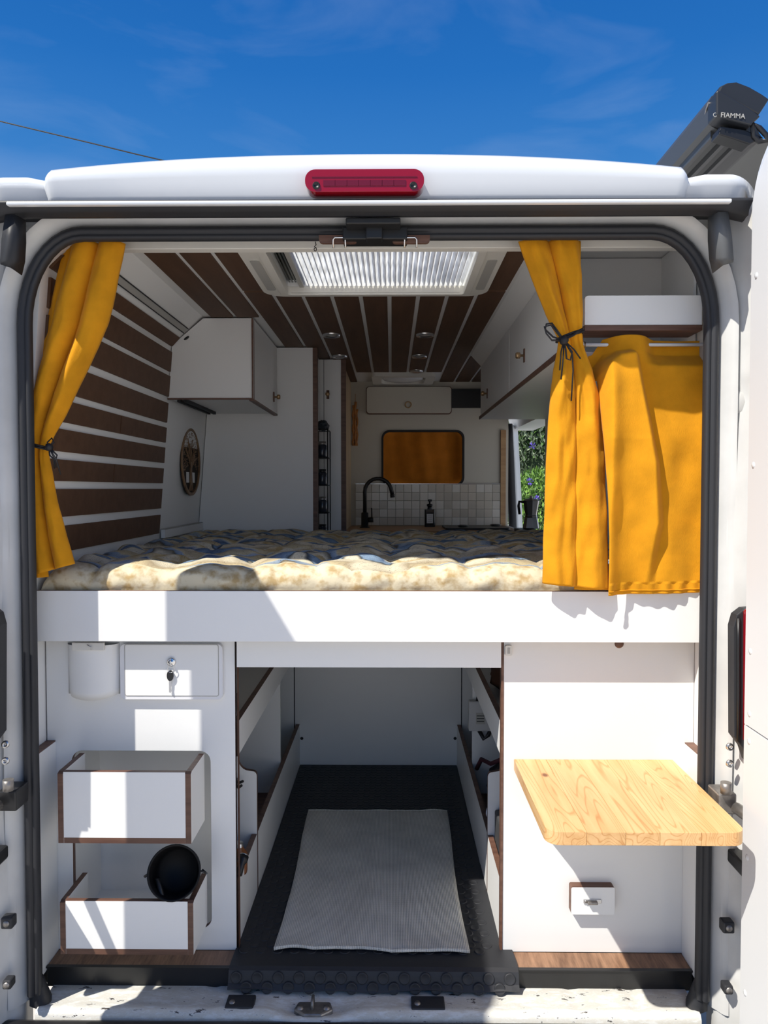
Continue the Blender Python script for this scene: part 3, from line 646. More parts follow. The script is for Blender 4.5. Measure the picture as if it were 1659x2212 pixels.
# roof latch of the doors with two hooks
lt = MB(); a = R4(748, 478, 865, 492, 1.70); lt.box(a[0], a[1], -0.075, 0.0, a[2], a[3]); b = R4(740, 490, 880, 518, 1.72); lt.box(b[0], b[1], -0.034, 0.02, b[2], b[3])
c = R4(790, 486, 826, 518, 1.70); lt.box(c[0], c[1], -0.052, -0.02, c[2]+0.002, c[3])
lt = lt.build('top_latch', BLK, vb, bevel=0.003)
for (p0, p1, hx) in ((690, 772, 733), (846, 928, 887)):
    a = R4(p0, 512, p1, 529, 1.745)
    o = MB().plate(rrect(a[0], a[1], a[2], a[3], 0.009, 4, (1, 1, 0, 0)), (), 'y', -0.018, -0.008).build('hook_plate', EDGE, lt)
    h0 = W(hx, 515, 1.725); hw = 0.014
    MB().tube([h0+Vector((-hw, 0, -0.022)), h0+Vector((-hw, -0.004, -0.004)), h0+Vector((-hw+0.004, -0.006, 0.0)), h0+Vector((hw-0.004, -0.006, 0.0)), h0+Vector((hw, -0.004, -0.004)), h0+Vector((hw, 0, -0.022))], 0.002, 8).build('hook', CHROME, o)
# small clip hanging from header
p = W(681, 522, 1.85); c = MB().tube([p, p+Vector((0.002, 0, -0.008)), p+Vector((-0.002, 0, -0.012)), p+Vector((0.003, 0, -0.016))], 0.0012, 6).tube([p+Vector((0.003*cos(a*pi/5), 0, -0.019+0.004*sin(a*pi/5))) for a in range(10)], 0.001, 6, closed=True).build('header_clip', BLK, vb)

# ------------------------------------------------------------------ rear doors, opened out square
def door(name, s, Dh, Dn, label):
    X0 = XC+s*0.837; d = struct(name, (X0, Yd(Dh), 0.4), label)
    zt = 2.43; zb2 = 0.42
    def outline(o): return rrect(Yd(Dn)-o, Yd(Dh)+o, zb2, zt+o, 0.13, 8, (0, 0, 1, 1))
    a0, a1 = X0, X0+s*0.075
    MB().plate(outline(0), (), 'x', min(a0, a1), max(a0, a1)).build('door_shell', PAINT, d, bevel=0.006)
    zsm = W(1613, 1562, 1.62).z
    for (z0, z1) in ((zb2+0.03, zsm-0.002), (zsm+0.002, zt-0.03)):
        top = z1 > 2.0
        pl = rrect(Yd(Dn)+0.03, Yd(Dh)-0.012, z0, z1, 0.11, 8, (0, 0, 1, 1)) if top else [(Yd(Dn)+0.03, z0), (Yd(Dh)-0.012, z0), (Yd(Dh)-0.012, z1), (Yd(Dn)+0.03, z1)]
        o = MB().plate(pl, (), 'x', X0-s*0.0005, X0-s*0.006).build('lining_panel', DLIN, d)
        for zz in ((zsm+0.03, 1.35, 1.75, 2.15) if top else (zsm-0.03, 0.9, 0.6)):
            MB().lathe([(0, 0.003), (0.005, 0.002), (0.007, 0)], 12, axisM((X0-s*0.006, Yd(Dh)-0.035, zz), (-s, 0, 0))).build('rivet', PAINT, o)
    return d
door('door_1', -1, 1.502, 0.75, 'open left rear door just beyond the left edge of the view')
door('door_2', 1, 1.625, 0.86, 'open white right rear door seen edge-on at the right edge')

# ------------------------------------------------------------------ bed
bx0, bx1, bz0, bz1 = R4(76, 1277, 1516, 1387, 1.85)
bp = thing('bed_platform', 'white bed platform with deep front board spanning the whole van above the storage', 'bed', (XC, Yd(2.5), 1.33))
MB().plate([(XC-0.841, bz0), (XC+0.841, bz0), (XC+0.841, bz1), (XC-0.841, bz1)], (), 'y', Yd(1.85), Yd(1.866), 0, 1).build('front_board', [LAM, EDGE], bp, bevel=0.001)
MB().box(-0.90, 0.78, Yd(1.867), Yd(3.44), bz1-0.045, bz1-0.026).build('bed_base', LAM, bp)
h = R4(511, 1389, 1083, 1442, 1.90)
MB().plate([(h[0], h[2]), (h[1], h[2]), (h[1], bz1-0.046), (h[0], bz1-0.046)], (), 'y', Yd(1.90), Yd(1.916), 0, 1).build('crossbar', [LAM, EDGE], bp, bevel=0.001)
# mattress
mx0, mx1 = -0.896, 0.776
def qz(x, y):
    w = 0.03*noise.noise(Vector((x*2.2, y*2.0, 1.0)))
    cy = abs(sin(pi*(y+w+0.02)/0.135)); cx_ = abs(sin(pi*(x+0.8*w+0.04*noise.noise(Vector((x*3, y*6, 5))))/0.19))
    p = (0.35+0.65*cy**0.5)*(0.45+0.55*cx_**0.5)
    return 0.036*(p-0.5) + 0.016*noise.noise(Vector((x*8, y*14, 2.0))) + 0.009*noise.noise(Vector((x*20, y*30, 8.0)))
zb0 = bz1-0.026
def mf(u, v):
    x = lerp(mx0, mx1, u); nf = 0.14
    y0 = Yd(1.872); y1 = Yd(3.43)
    if v < nf:
        t = v/nf; a = t*pi/2
        xx = x; puff = qz(x, y0+0.02)
        wob = 0.006*noise.noise(Vector((x*14, t*3, 3)))
        y = y0+0.055*(1-sin(a)**0.8)*0+0.055*(1-cos(a)) - 0.012*sin(a*2)+wob
        wr = 0.010*(abs(sin(pi*(x+0.05*noise.noise(Vector((x*4, 0, 7))))/0.095))**0.6-0.6)*sin(a*1.5)
        y -= wr; z = zb0+0.022+(0.058+puff)*sin(a) if t > 0 else zb0
    else:
        t = (v-nf)/(1-nf); y = lerp(y0+0.055, y1, t); z = zb0+0.080+qz(x, y)
        z = z*1.0 + (qz(x, y0+0.02)-qz(x, y))*max(0, 1-t*30)
    e = min((x-mx0), (mx1-x))
    if e < 0.06: z = lerp(zb0+0.015, z, sqrt(max(0, 1-(1-e/0.06)**2)))
    e2 = y1-y
    if e2 < 0.05: z = lerp(zb0+0.015, z, sqrt(max(0, 1-(1-e2/0.05)**2)))
    return Vector((x, y, z))
m = MB().grid(mf, 220, 190)
m.add([(mx0, Yd(1.872), zb0), (mx1, Yd(1.872), zb0), (mx1, Yd(3.43), zb0), (mx0, Yd(3.43), zb0)], [(0, 1, 2, 3)])
for xx in (mx0, mx1): m.add([(xx, Yd(1.875), zb0), (xx, Yd(3.43), zb0), (xx, Yd(3.43), zb0+0.016), (xx, Yd(1.9), zb0+0.016)], [(0, 1, 2, 3)])
mt = m.build('mattress', QUILT); props(mt, 'puffy quilted mattress topper printed in cream, gold and blue waves', 'mattress')

# ------------------------------------------------------------------ lower partitions
P = 1.91; yP = Yd(P)
xl0, xl1 = XC-0.8185, W(509, 1700, P).x
zt_ = bz1-0.046; zbm = W(300, 2051, P).z
lp = thing('left_partition', 'white storage partition left of the luggage bay with a walnut-edged cut-out', 'panel', ((xl0+xl1)/2, yP, zbm))
co = (W(157, 1800, P).x, W(456, 1800, P).x, W(300, 2004, P).z, W(300, 1622, P).z)
MB().plate([(XC-0.842, zbm), (xl1, zbm), (xl1, zt_), (XC-0.842, zt_)], [rrect(*co, 0.028, 6)], 'y', yP, yP+0.016, 0, 1).build('panel', [LAM, EDGE], lp, bevel=0.0008)
m = MB(); rb = 0.19
m.box(co[0]-0.012, co[0]-0.002, yP+0.0165, yP+rb, co[2]-0.01, co[3]+0.01); m.box(co[1]+0.002, co[1]+0.012, yP+0.0165, yP+rb, co[2]-0.01, co[3]+0.01)
m.box(co[0]-0.012, co[1]+0.012, yP+rb, yP+rb+0.01, co[2]-0.01, co[3]+0.01); m.box(co[0]-0.012, co[1]+0.012, yP+0.0165, yP+rb, co[3]+0.002, co[3]+0.012); m.box(co[0]-0.012, co[1]+0.012, yP+0.0165, yP+rb, co[2]-0.012, co[2]-0.002)
m.build('niche_lining', LAM, lp)
xr0, xr1 = W(1087, 1700, P).x, XC+0.8185
rpn = thing('right_partition', 'plain white storage partition behind the folding pine table', 'panel', ((xr0+xr1)/2, yP, zbm))
MB().plate([(xr0, zbm), (XC+0.842, zbm), (XC+0.842, zt_), (xr0, zt_)], (), 'y', yP, yP+0.016, 0, 1).build('panel', [LAM, EDGE], rpn, bevel=0.0008)
c = R4(1091, 1394, 1106, 1416, P-0.006); MB().plate(rrect(*c, 0.004), (), 'y', yP-0.010, yP-0.0005).build('catch_plate', CREAM, rpn, bevel=0.002)
c = R4(1096, 1399, 1101, 1411, P-0.006); MB().box(c[0], c[1], yP-0.0115, yP-0.0095, c[2], c[3]).build('catch_slot', GREYP, rpn)
p = W(1340, 1392, P-0.01); MB().lathe([(0, 0.006), (0.008, 0.006), (0.011, 0.003), (0.012, 0)], 20, axisM((p.x, yP-0.0005, p.z), (0, -1, 0))).build('round_stop', EDGE, rpn)
# walnut edge posts on the bay sides
for (xx, s, par) in ((xl1, -1, lp), (xr0, 1, rpn)):
    MB().box(xx-s*0.006 if s < 0 else xx-0.0065, xx+0.0062 if s < 0 else xx-0.0005, yP-0.002, yP+0.02, ZF+0.004, zt_).build('edge_strip', EDGE, par)
# side linings beside the partitions with slanted walnut top
for s, par in ((-1, lp), (1, rpn)):
    x_ = XC+s*0.819; x2 = XC+s*0.8425; ztop = W(125, 1601, P).z
    MB().plate([(min(x_, x2), ZF+0.001), (max(x_, x2), ZF+0.001), (max(x_, x2), ztop), (min(x_, x2), ztop)], (), 'y', Yd(1.812), yP-0.001, 0, 0).build('side_lining', LAM, par)
    MB().box(x_-0.001*(1 if s < 0 else -1), x2, Yd(1.812), yP-0.001, ztop, ztop+0.003).build('lining_edge', EDGE, par)
# ledges and black risers
for (x0, x1, nm, lb) in ((XC-0.818, xl1, 'left_ledge', 'short walnut ledge with black riser under the left partition'), (xr0, XC+0.818, 'right_ledge', 'short walnut ledge with black riser under the right partition')):
    t = thing('entry_ledge', lb, 'ledge', ((x0+x1)/2, Yd(1.86), ZF-0.05))
    MB().box(x0, x1, Yd(1.845), yP-0.001, ZF+0.0005, ZF+0.012).build('walnut_board', LEDGE, t, bevel=0.001)
    MB().box(x0, x1, Yd(1.838), Yd(1.859), ZF-0.040, ZF+0.0095).build('riser', BLK, t, bevel=0.002)
    MB().box(x0, x1, Yd(1.834), Yd(1.8449), ZF+0.010, ZF+0.0135).build('lip', BLK, t)

# open boxes on the left partition
def wall_box(name, label, y0, y1, xa, xb, Df, side_up):
    a = R4(xa, y0, xb, y1, Df); yF = Yd(Df); t = thing(name, label, 'box', ((a[0]+a[1])/2, yF, a[2]), 'open walnut-edged boxes on the left partition')
    th = 0.014; z0, z1 = a[2], a[3]
    MB().plate([(a[0]+th, z0+th), (a[1]-th, z0+th), (a[1]-th, z1), (a[0]+th, z1)], (), 'y', yF, yF+0.014, 0, 1).build('front_panel', [LAM, EDGE], t, bevel=0.0006)
    for (x0, x1) in ((a[0], a[0]+th), (a[1]-th, a[1])):
        pl = [(yF-0.0005, z0), (yP-0.0005, z0), (yP-0.0005, z1+side_up), (yF+0.008, z1+0.004 if side_up else z1), (yF-0.0005, z1-0.004)]
        MB().plate(pl, (), 'x', x0, x1, 0, 1).build('side_panel', [LAM, EDGE], t, bevel=0.0006)
    MB().plate([(a[0]+th, z0), (a[1]-th, z0), (a[1]-th, z0+th), (a[0]+th, z0+th)], (), 'y', yF, yP-0.0005, 0, 1).build('bottom_panel', [EDGE, LAM], t)
    MB().box(a[0]+th, a[1]-th, yF+0.0005, yP-0.001, z0+th, z0+th+0.001).build('bottom_lining', LAM, t)
    return a
ub = wall_box('storage_box', 'deep open white box, upper one on the left partition', 1668, 1822, 125, 413, 1.78, 0.0)
lb_ = wall_box('storage_box', 'low open white box at floor level holding a black pan', 1947, 2062, 130, 418, 1.775, 0.0)
# locker with key and the white holder above
a = R4(258, 1392, 480, 1512, P-0.02)
lk = thing('locker', 'flat white locker with a lock and hanging key under the bed front', 'locker', ((a[0]+a[1])/2, yP, a[2]))
MB().plate(rrect(a[0], a[1], a[2], a[3], 0.014), (), 'y', yP-0.016, yP-0.0005).build('body', mat('locker_white', (0.78, 0.78, 0.80), 0.35), lk, bevel=0.004)
b = R4(268, 1392, 472, 1505, P-0.02)
MB().plate(rrect(b[0], b[1], b[2], b[3], 0.006), [rrect(b[0]+0.0015, b[1]-0.0015, b[2]+0.0015, b[3]-0.0015, 0.005)], 'y', yP-0.0168, yP-0.0155).build('lid_groove', GREYP, lk)
MB().plate(rrect(b[0]+0.002, b[1]-0.002, b[2]+0.002, b[3]-0.002, 0.005), (), 'y', yP-0.0175, yP-0.0155).build('lid', LAM, lk, bevel=0.0005)
p = W(369, 1431, P-0.025)
lo = MB().lathe([(0.0, 0.008), (0.005, 0.008), (0.0055, 0.006), (0.009, 0.007), (0.0115, 0.005), (0.012, 0)], 24, axisM((p.x, yP-0.0175, p.z), (0, -1, 0))).build('lock', CHROME, lk)
MB().box(p.x-0.0015, p.x+0.0015, yP-0.030, yP-0.0256, p.z-0.005, p.z+0.005).build('key_blade', CHROME, lo)
kp = W(367, 1460, P-0.025); ky = yP-0.022
key = thing('hanging_key', 'black-headed key hanging from the locker lock', 'key', (kp.x, ky, kp.z-0.04))
MB().tube([(p.x+0.008*sin(a_), ky-0.004, p.z-0.016+0.010*cos(a_)) for a_ in [2*pi*i/16 for i in range(16)]], 0.0008, 6, closed=True).build('ring', CHROME, key)
MB().plate([(kp.x+0.0085*cos(t_), kp.z+0.014*sin(t_)) for t_ in [2*pi*i/20 for i in range(20)]], (), 'y', ky-0.003, ky+0.002).build('key_head', BLK, key, bevel=0.001)
MB().plate([(kp.x-0.003, kp.z-0.043), (kp.x+0.001, kp.z-0.045), (kp.x+0.003, kp.z-0.040), (kp.x+0.0015, kp.z-0.032), (kp.x+0.003, kp.z-0.026), (kp.x+0.003, kp.z-0.011), (kp.x-0.003, kp.z-0.011)], (), 'y', ky-0.0015, ky+0.0005).build('blade', CHROME, key)
# white curved holder
a = R4(137, 1394, 250, 1505, P-0.03)
ho = thing('wall_bin', 'white curved plastic bin fixed to the partition at the far left', 'bin', ((a[0]+a[1])/2, yP, a[2]))
secs = []
for i in range(9):
    t = i/8; z = lerp(a[3], a[2], t); r = []
    for k in range(17):
        w = -1+2*k/16; bulge = 0.034*(1-w*w)**0.5*(1-0.15*t)
        zz = z - (0.010*(1-w*w) if i == 8 else (0.006*(1-w*w) if i == 7 else 0)); r.append(Vector((lerp(a[0], a[1], (w+1)/2)+0.006*t*(-w), yP-0.003-bulge, zz)))
    r = r + [Vector((a[1], yP-0.0006, z)), Vector((a[0], yP-0.0006, z))]; secs.append(r)
m = MB().loft(secs, closed=True); m.add(secs[-1], [tuple(range(len(secs[-1])))]); m.build('bin_shell', LAM, ho)
b = R4(156, 1394, 226, 1402, P-0.04); MB().box(b[0], b[1], yP-0.044, yP-0.036, b[2]-0.003, b[3]+0.008).build('rim_clip', CREAM, ho, bevel=0.002)
p = W(193, 1396, P-0.05); MB().tube([p+Vector((-0.006, 0, 0.004)), p+Vector((0, 0, 0)), p+Vector((0.004, 0, -0.001)), p+Vector((0.004, 0, -0.009))], 0.0012, 6).build('wire_catch', ALU, ho)

# black pan tilted in the lower box
c0 = W(376, 1885, 1.80); ax = Vector((0.13, -1.0, 0.42)).normalized()
pn = thing('camping_pan', 'round black pan tipped on its side in the low box, mouth toward the viewer', 'pan', (c0.x, c0.y, c0.z-0.06))
R_ = 0.062
M = axisM(c0+ax*0.0, ax)
MB().lathe([(0, -0.085), (0.040, -0.085), (0.052, -0.078), (0.058, -0.06), (R_, -0.002), (R_+0.003, 0.0), (R_+0.003, 0.003), (R_-0.001, 0.003), (R_-0.003, -0.004), (0.054, -0.058), (0.046, -0.073), (0, -0.078)], 40, M).build('bowl', mat('pan_enamel', (0.006, 0.006, 0.007), 0.55, spec=0.25), pn)
side = ax.cross(Vector((0, 0, 1))).normalized()
for k, sg in enumerate((-1, 1)):
    q = c0+side*sg*(R_+0.002)-ax*0.02
    MB().tube([q+ax*0.012, q+side*sg*0.010+ax*0.006+Vector((0, 0, -0.006)), q+side*sg*0.012-ax*0.012+Vector((0, 0, -0.010)), q-ax*0.02], 0.0022, 8).build('handle', BLK, pn)
q = c0+Vector((-0.030, 0.0, -0.060)); MB().tube([c0+Vector((-0.045, 0.01, -0.02)), q, q+Vector((0.002, -0.002, -0.022)), q+Vector((0.012, 0.0, -0.030))], [0.006, 0.007, 0.007, 0.005], 10).build('folding_handle', BLK, pn)

# folding table in pine
tD0, tD1 = 1.50, P-0.002
ztop = W(1300, 1640, P).z
tx0, tx1 = W(1110, 1645, P).x, W(1452, 1645, P).x
tb = thing('folding_table', 'pale varnished pine table flap with rounded corners standing out from the right partition', 'table', ((tx0+tx1)/2, yP, ztop-0.03))
th = 0.028; outl = rrect(tx0, tx1, Yd(tD0), Yd(tD1), 0.030, 7, (1, 1, 0, 0))
cuts = [tx0, lerp(tx0, tx1, 0.40), lerp(tx0, tx1, 0.555), lerp(tx0, tx1, 0.63), lerp(tx0, tx1, 0.80), tx1]
cuts = [tx0, lerp(tx0, tx1, 0.20), lerp(tx0, tx1, 0.395), lerp(tx0, tx1, 0.565), lerp(tx0, tx1, 0.77), tx1]
def clip(poly, x, keep):
    out = []
    for a_, b_ in zip(poly, poly[1:]+poly[:1]):
        ia = (a_[0] >= x) == keep; ib = (b_[0] >= x) == keep
        if ia: out.append(a_)
        if ia != ib: t_ = (x-a_[0])/(b_[0]-a_[0]); out.append((x, lerp(a_[1], b_[1], t_)))
    return out
for i in range(5):
    q = outl
    if i > 0: q = clip(q, cuts[i]+0.0002, True)
    if i < 4: q = clip(q, cuts[i+1]-0.0002, False)
    MB().plate(q, (), 'z', ztop-th, ztop).build('board', PINE, tb, bevel=0.0012)
for xx in (lerp(tx0, tx1, 0.16), lerp(tx0, tx1, 0.84)):
    MB().plate([(yP-0.003, ztop-th-0.002), (yP-0.003, ztop-th-0.13), (yP-0.018, ztop-th-0.13), (Yd(1.66), ztop-th-0.016), (Yd(1.66), ztop-th-0.002)], [[(yP-0.018, ztop-th-0.018), (yP-0.018, ztop-th-0.10), (Yd(1.70), ztop-th-0.018)]], 'x', xx-0.009, xx+0.009).build('bracket', ALU, tb)
# small drawer front
a = R4(1238, 1920, 1327, 1974, P-0.022)
dr = thing('small_hatch', 'small white rectangular hatch with a swivel catch below the pine table', 'hatch', ((a[0]+a[1])/2, yP, a[2]))
MB().plate(rrect(a[0]-0.006, a[1], a[2], a[3]+0.006, 0.005), (), 'y', yP-0.026, yP-0.0005, 0, 1).build('hatch_block', [LAM, EDGE], dr, bevel=0.0006)
p = W(1280, 1948, P-0.03)
kb = MB().box(p.x-0.023, p.x+0.023, yP-0.030, yP-0.0262, p.z-0.005, p.z+0.005).build('catch_plate', ALU, dr, bevel=0.001)
MB().box(p.x-0.014, p.x+0.012, yP-0.040, yP-0.030, p.z-0.004, p.z+0.003).build('catch_lever', STEELD, kb, bevel=0.002)
MB().lathe([(0, 0.002), (0.003, 0.002), (0.004, 0)], 10, axisM((p.x-0.017, yP-0.030, p.z), (0, -1, 0))).build('screw', STEELD, kb)

# ------------------------------------------------------------------ luggage bay under the bed
xL, xR = xl1+0.002, xr0-0.002
Dg = 3.24
t = thing('bay_back_panel', 'white back panel closing the luggage bay behind the black mat', 'panel', (XC, Yd(Dg), ZF))
MB().box(-0.90, 0.78, Yd(Dg), Yd(Dg)+0.016, ZF+0.001, zt_).build('panel', LAM, t)
for xx in (W(636, 1500, Dg).x, W(997, 1500, Dg).x): MB().box(xx-0.002, xx+0.002, Yd(Dg)-0.002, Yd(Dg)+0.001, ZF+0.003, zt_).build('joint_line', BLKM, t)
for (px, py) in ((652, 1595), (983, 1595)):
    p = W(px, py, Dg); MB().lathe([(0, 0.004), (0.006, 0.003), (0.007, 0)], 10, axisM((p.x, Yd(Dg)-0.0005, p.z), (0, -1, 0))).build('hook_screw', BLK, t)
zr1, zr0 = W(511, 1567, P).z, W(511, 1640, P).z         # upper rail
zlow = W(515, 1912, P).z
for s, xp, nm in ((-1, xL, 'left'), (1, xR, 'right')):
    xa, xb = (xp-0.016, xp) if s < 0 else (xp, xp+0.016)
    t = thing('bay_shelving', 'white walnut-edged shelving along the %s side of the luggage bay' % nm, 'shelving', (xp, Yd(2.5), ZF))
    MB().plate([(Yd(1.93), zr0), (Yd(Dg)-0.001, zr0), (Yd(Dg)-0.001, zr1), (Yd(1.93), zr1)], (), 'x', xa, xb, 0, 1).build('upper_rail', [LAM, EDGE], t)
    for (da, db) in ((1.93, 2.198), (2.216, Dg-0.001)):
        MB().plate([(Yd(da), ZF+0.002), (Yd(db), ZF+0.002), (Yd(db), zlow), (Yd(da), zlow)], (), 'x', xa, xb, 0, 1).build('lower_board', [LAM, EDGE], t)
    # scooped divider facing the rear
    zsc = W(530, 1622, 2.2).z; zs2 = W(550, 1662, 2.2).z; q = []
    xo = xb if s < 0 else xa
    q = [(xo-0.0*s, ZF+0.002), (xo, zs2-0.02)]
    for k in range(7): a_ = k/6*pi/2; q.append((xo+s*0.012*(1-cos(a_)), zs2-0.02+0.014*sin(a_)))
    q += [(xo+s*0.024, zs2-0.004)]
    for k in range(1, 7): a_ = k/6*pi/2; q.append((xo+s*(0.024+0.034*sin(a_)), zs2-0.004+0.045*(1-cos(a_))))
    q += [(xo+s*0.06, zr1), (xo+s*0.38, zr1), (xo+s*0.38, ZF+0.002)]
    MB().plate(q, (), 'y', Yd(2.20), Yd(2.214), 0, 1).build('divider', [LAM, EDGE], t)
    MB().box(min(xo+s*0.017, xo+s*0.40), max(xo+s*0.017, xo+s*0.40), Yd(2.22), Yd(2.78), ZF+0.055, ZF+0.07).build('shelf_board', EDGE, t); MB().box(min(xo+s*0.017, xo+s*0.40), max(xo+s*0.017, xo+s*0.40), Yd(2.782), Yd(2.797), ZF+0.002, zr0-0.002).build('inner_partition', LAM, t)
    MB().box(min(xo+s*0.017, xo+s*0.40), max(xo+s*0.017, xo+s*0.40), Yd(2.22), Yd(Dg)-0.002, zr0+0.0, zr0+0.012).build('upper_shelf', LAM, t)
    MB().box(min(xo+s*0.017, xo+s*0.05), max(xo+s*0.017, xo+s*0.05), Yd(1.93), Yd(2.19), ZF+0.06, ZF+0.07).build('shelf_board', EDGE, t)
# hook on left divider
p = W(517, 1692, 2.19); h = thing('coat_hook', 'small black hook on the scooped divider in the left shelving', 'hook', (p.x, p.y, p.z-0.02))
MB().tube([p+Vector((-0.012, 0.006, 0.006)), p+Vector((0.0, -0.008, 0.004)), p+Vector((0.014, -0.014, 0.012))], 0.004, 8).tube([p+Vector((-0.012, 0.006, -0.006)), p+Vector((0, -0.010, -0.010)), p+Vector((0.010, -0.016, 0.0))], 0.004, 8).build('prongs', BLK, h)
MB().box(p.x-0.02, p.x-0.006, p.y+0.002, p.y+0.008, p.z-0.014, p.z+0.014).build('hook_plate', STEELD, h)
# jar and torch in left low shelf
def lath(name, label, cat, px, py, D, prof, m, par_extra=None, seg=20):
    p = W(px, py, D); t = thing(name, label, cat, (p.x, p.y, p.z)); MB().lathe(prof, seg, Matrix.Translation(p)).build('body', m, t); return t, p
t, p = lath('brown_bottle', 'small orange-brown bottle behind the low left shelf board', 'bottle', 516, 1885, 2.02, [(0, 0), (0.022, 0), (0.024, 0.008), (0.024, 0.055), (0.014, 0.068), (0.012, 0.08), (0, 0.08)], mat('amber', (0.25, 0.09, 0.03), 0.3))
MB().lathe([(0.0125, 0.0), (0.0135, 0.018), (0, 0.019)], 16, Matrix.Translation(p+Vector((0, 0, 0.066)))).build('cap', ALU, t)
a_ = W(516, 1890, 1.95); b_ = W(526, 1850, 1.99)
t = thing('torch', 'small black torch resting against the low left shelf board', 'torch', a_)
MB().tube([a_, a_.lerp(b_, 0.6), a_.lerp(b_, 0.75), b_], [0.009, 0.009, 0.014, 0.015], 14).build('barrel', BLK, t)
MB().tube([b_, b_.lerp(a_, -0.08)], 0.013, 14).build('lens_ring', ALU, t)

# right bay contents
eb = R4(1006, 1516, 1052, 1580, 2.745)
t = thing('power_unit', 'pale grey boxed power unit at the back of the right shelving in the bay', 'device', ((eb[0]+eb[1])/2, Yd(2.76), eb[2]))
MB().box(eb[0]+0.012, eb[1]+0.02, Yd(2.745), Yd(2.78), eb[2], eb[3]).build('case', mat('unit_grey', (0.55, 0.55, 0.55), 0.5), t, bevel=0.004)
lb2 = R4(1028, 1540, 1048, 1564, 2.745); MB().box(lb2[0], lb2[1], Yd(2.743), Yd(2.7455), lb2[2], lb2[3]).build('label_plate', GREYP, t)
for i in range(3):
    MB().box(lb2[0]+0.003, lb2[1]-0.004, Yd(2.742), Yd(2.7435), lerp(lb2[2], lb2[3], 0.25+0.25*i)-0.0015, lerp(lb2[2], lb2[3], 0.25+0.25*i)+0.0015).build('printed_line', BLKM, t)
MB().tube([W(1030, 1520, 2.76), W(1032, 1505, 2.76), W(1040, 1490, 2.76), W(1060, 1480, 2.765)], 0.005, 8).build('cable', BLK, t)
MB().tube([W(1035, 1578, 2.76), W(1045, 1596, 2.75), W(1055, 1588, 2.75), W(1062, 1570, 2.76)], 0.008, 8).build('cable', BLK, t)
def blob(name, label, cat, c, r, m, seed=0, squ=(1, 1, 1)):
    c = Vector(c)
    def fn(u, v):
        th_, ph = u*2*pi, v*pi; d = Vector((cos(th_)*sin(ph), sin(th_)*sin(ph), cos(ph)))
        k = 1+0.28*noise.noise(d*2.0+Vector((seed, 0, 0)))+0.10*noise.noise(d*6+Vector((seed, 3, 0)))
        return c+Vector((d.x*r[0], d.y*r[1], d.z*r[2]))*k
    o = MB().grid(fn, 40, 24).build(name, m); return props(o, label, cat)
bgm = mat('bag_fabric', (0.012, 0.010, 0.014), 0.8, bump=0.4, bscale=60)
c = W(1072, 1715, 2.45); o = blob('black_bag', 'soft black bag stuffed in the right shelving', 'bag', (c.x+0.08, c.y+0.05, c.z-0.02), (0.09, 0.16, 0.13), bgm, 1)
sp_ = [W(1030, 1660, 2.7), W(1040, 1640, 2.65), W(1060, 1650, 2.6), W(1085, 1640, 2.5)]
o = MB().tube(sp_, 0.008, 8).build('bag_strap', mat('plum_strap', (0.06, 0.01, 0.02), 0.7)); props(o, 'dark plum strap lying on the black bag', 'strap')
a_, b_ = W(1062, 1740, 2.25), W(1090, 1775, 2.12)
d_ = (b_-a_).normalized()
t = thing('paper_roll', 'white paper roll lying in the right shelving', 'roll', a_)
MB().lathe([(0.012, 0), (0.034, 0), (0.036, 0.002), (0.036, 0.17), (0.012, 0.17), (0.012, 0)], 24, axisM(a_, (0.5, -0.35, -0.15))).build('paper', mat('paper_blue_white', (0.62, 0.66, 0.76), 0.8), t)
# dark crate in near right compartment
c = W(1062, 1790, 2.05)
cr_ = thing('dark_crate', 'dark grey crate behind the near right shelf board', 'crate', (c.x+0.10, Yd(2.07), ZF+0.07))
MB().box(xR+0.019, xR+0.20, Yd(1.945), Yd(2.19), ZF+0.073, ZF+0.27).build('tub', mat('crate_grey', (0.05, 0.052, 0.055), 0.6), cr_, bevel=0.006)
# brown things on upper right shelf
t = blob('brown_cloth', 'brown folded cloth on the upper right shelf of the bay', 'cloth', (xR+0.13, Yd(2.50), zr0+0.060), (0.08, 0.20, 0.035), mat('brown_cloth_mat', (0.10, 0.04, 0.02), 0.9), 5)

# mat with raised coins
mz = ZF+0.001; mt_ = thing('rubber_mat', 'black rubber coin mat lining the luggage bay and folding over the rear step', 'mat', (XC, Yd(2.4), ZF))
fx0, fx1 = W(497, 2110, 1.84).x, W(1118, 2110, 1.84).x
yk = Yd(1.832)
pts = [(Yd(Dg)-0.004, mz+0.004), (Yd(2.4), mz+0.004), (yk+0.03, mz+0.0165), (yk+0.004, mz+0.0165), (yk-0.006, mz+0.012), (yk-0.010, mz+0.002), (yk-0.015, mz-0.014), (yk-0.026, mz-0.026)]
m = MB(); secs = []
for (y, z) in pts:
    row = []; wtop = 1 if y > Yd(1.9) else 0
    for i in range(41):
        u = i/40
        xa, xb = (xL-0.002+0.004, xR-0.002) if y > Yd(1.93) else ((fx0, fx1))
        zz = z if y > yk-0.025 else z+0.003*sin(u*21)+0.002*sin(u*9+1)
        row.append(Vector((lerp(xa, xb, u), y, zz)))
    secs.append(row)
m.loft(secs, sm=False); m.build('sheet', RUB, mt_, solid=0.003)
m = MB(); sp = 0.044
def coin(c, nrm):
    M = axisM(c, nrm); m.lathe([(0, 0.0012), (0.0105, 0.0013), (0.0125, 0.0024), (0.0140, 0.0013), (0.0145, -0.0005)], 14, M)
j = 0; y = Yd(1.90)
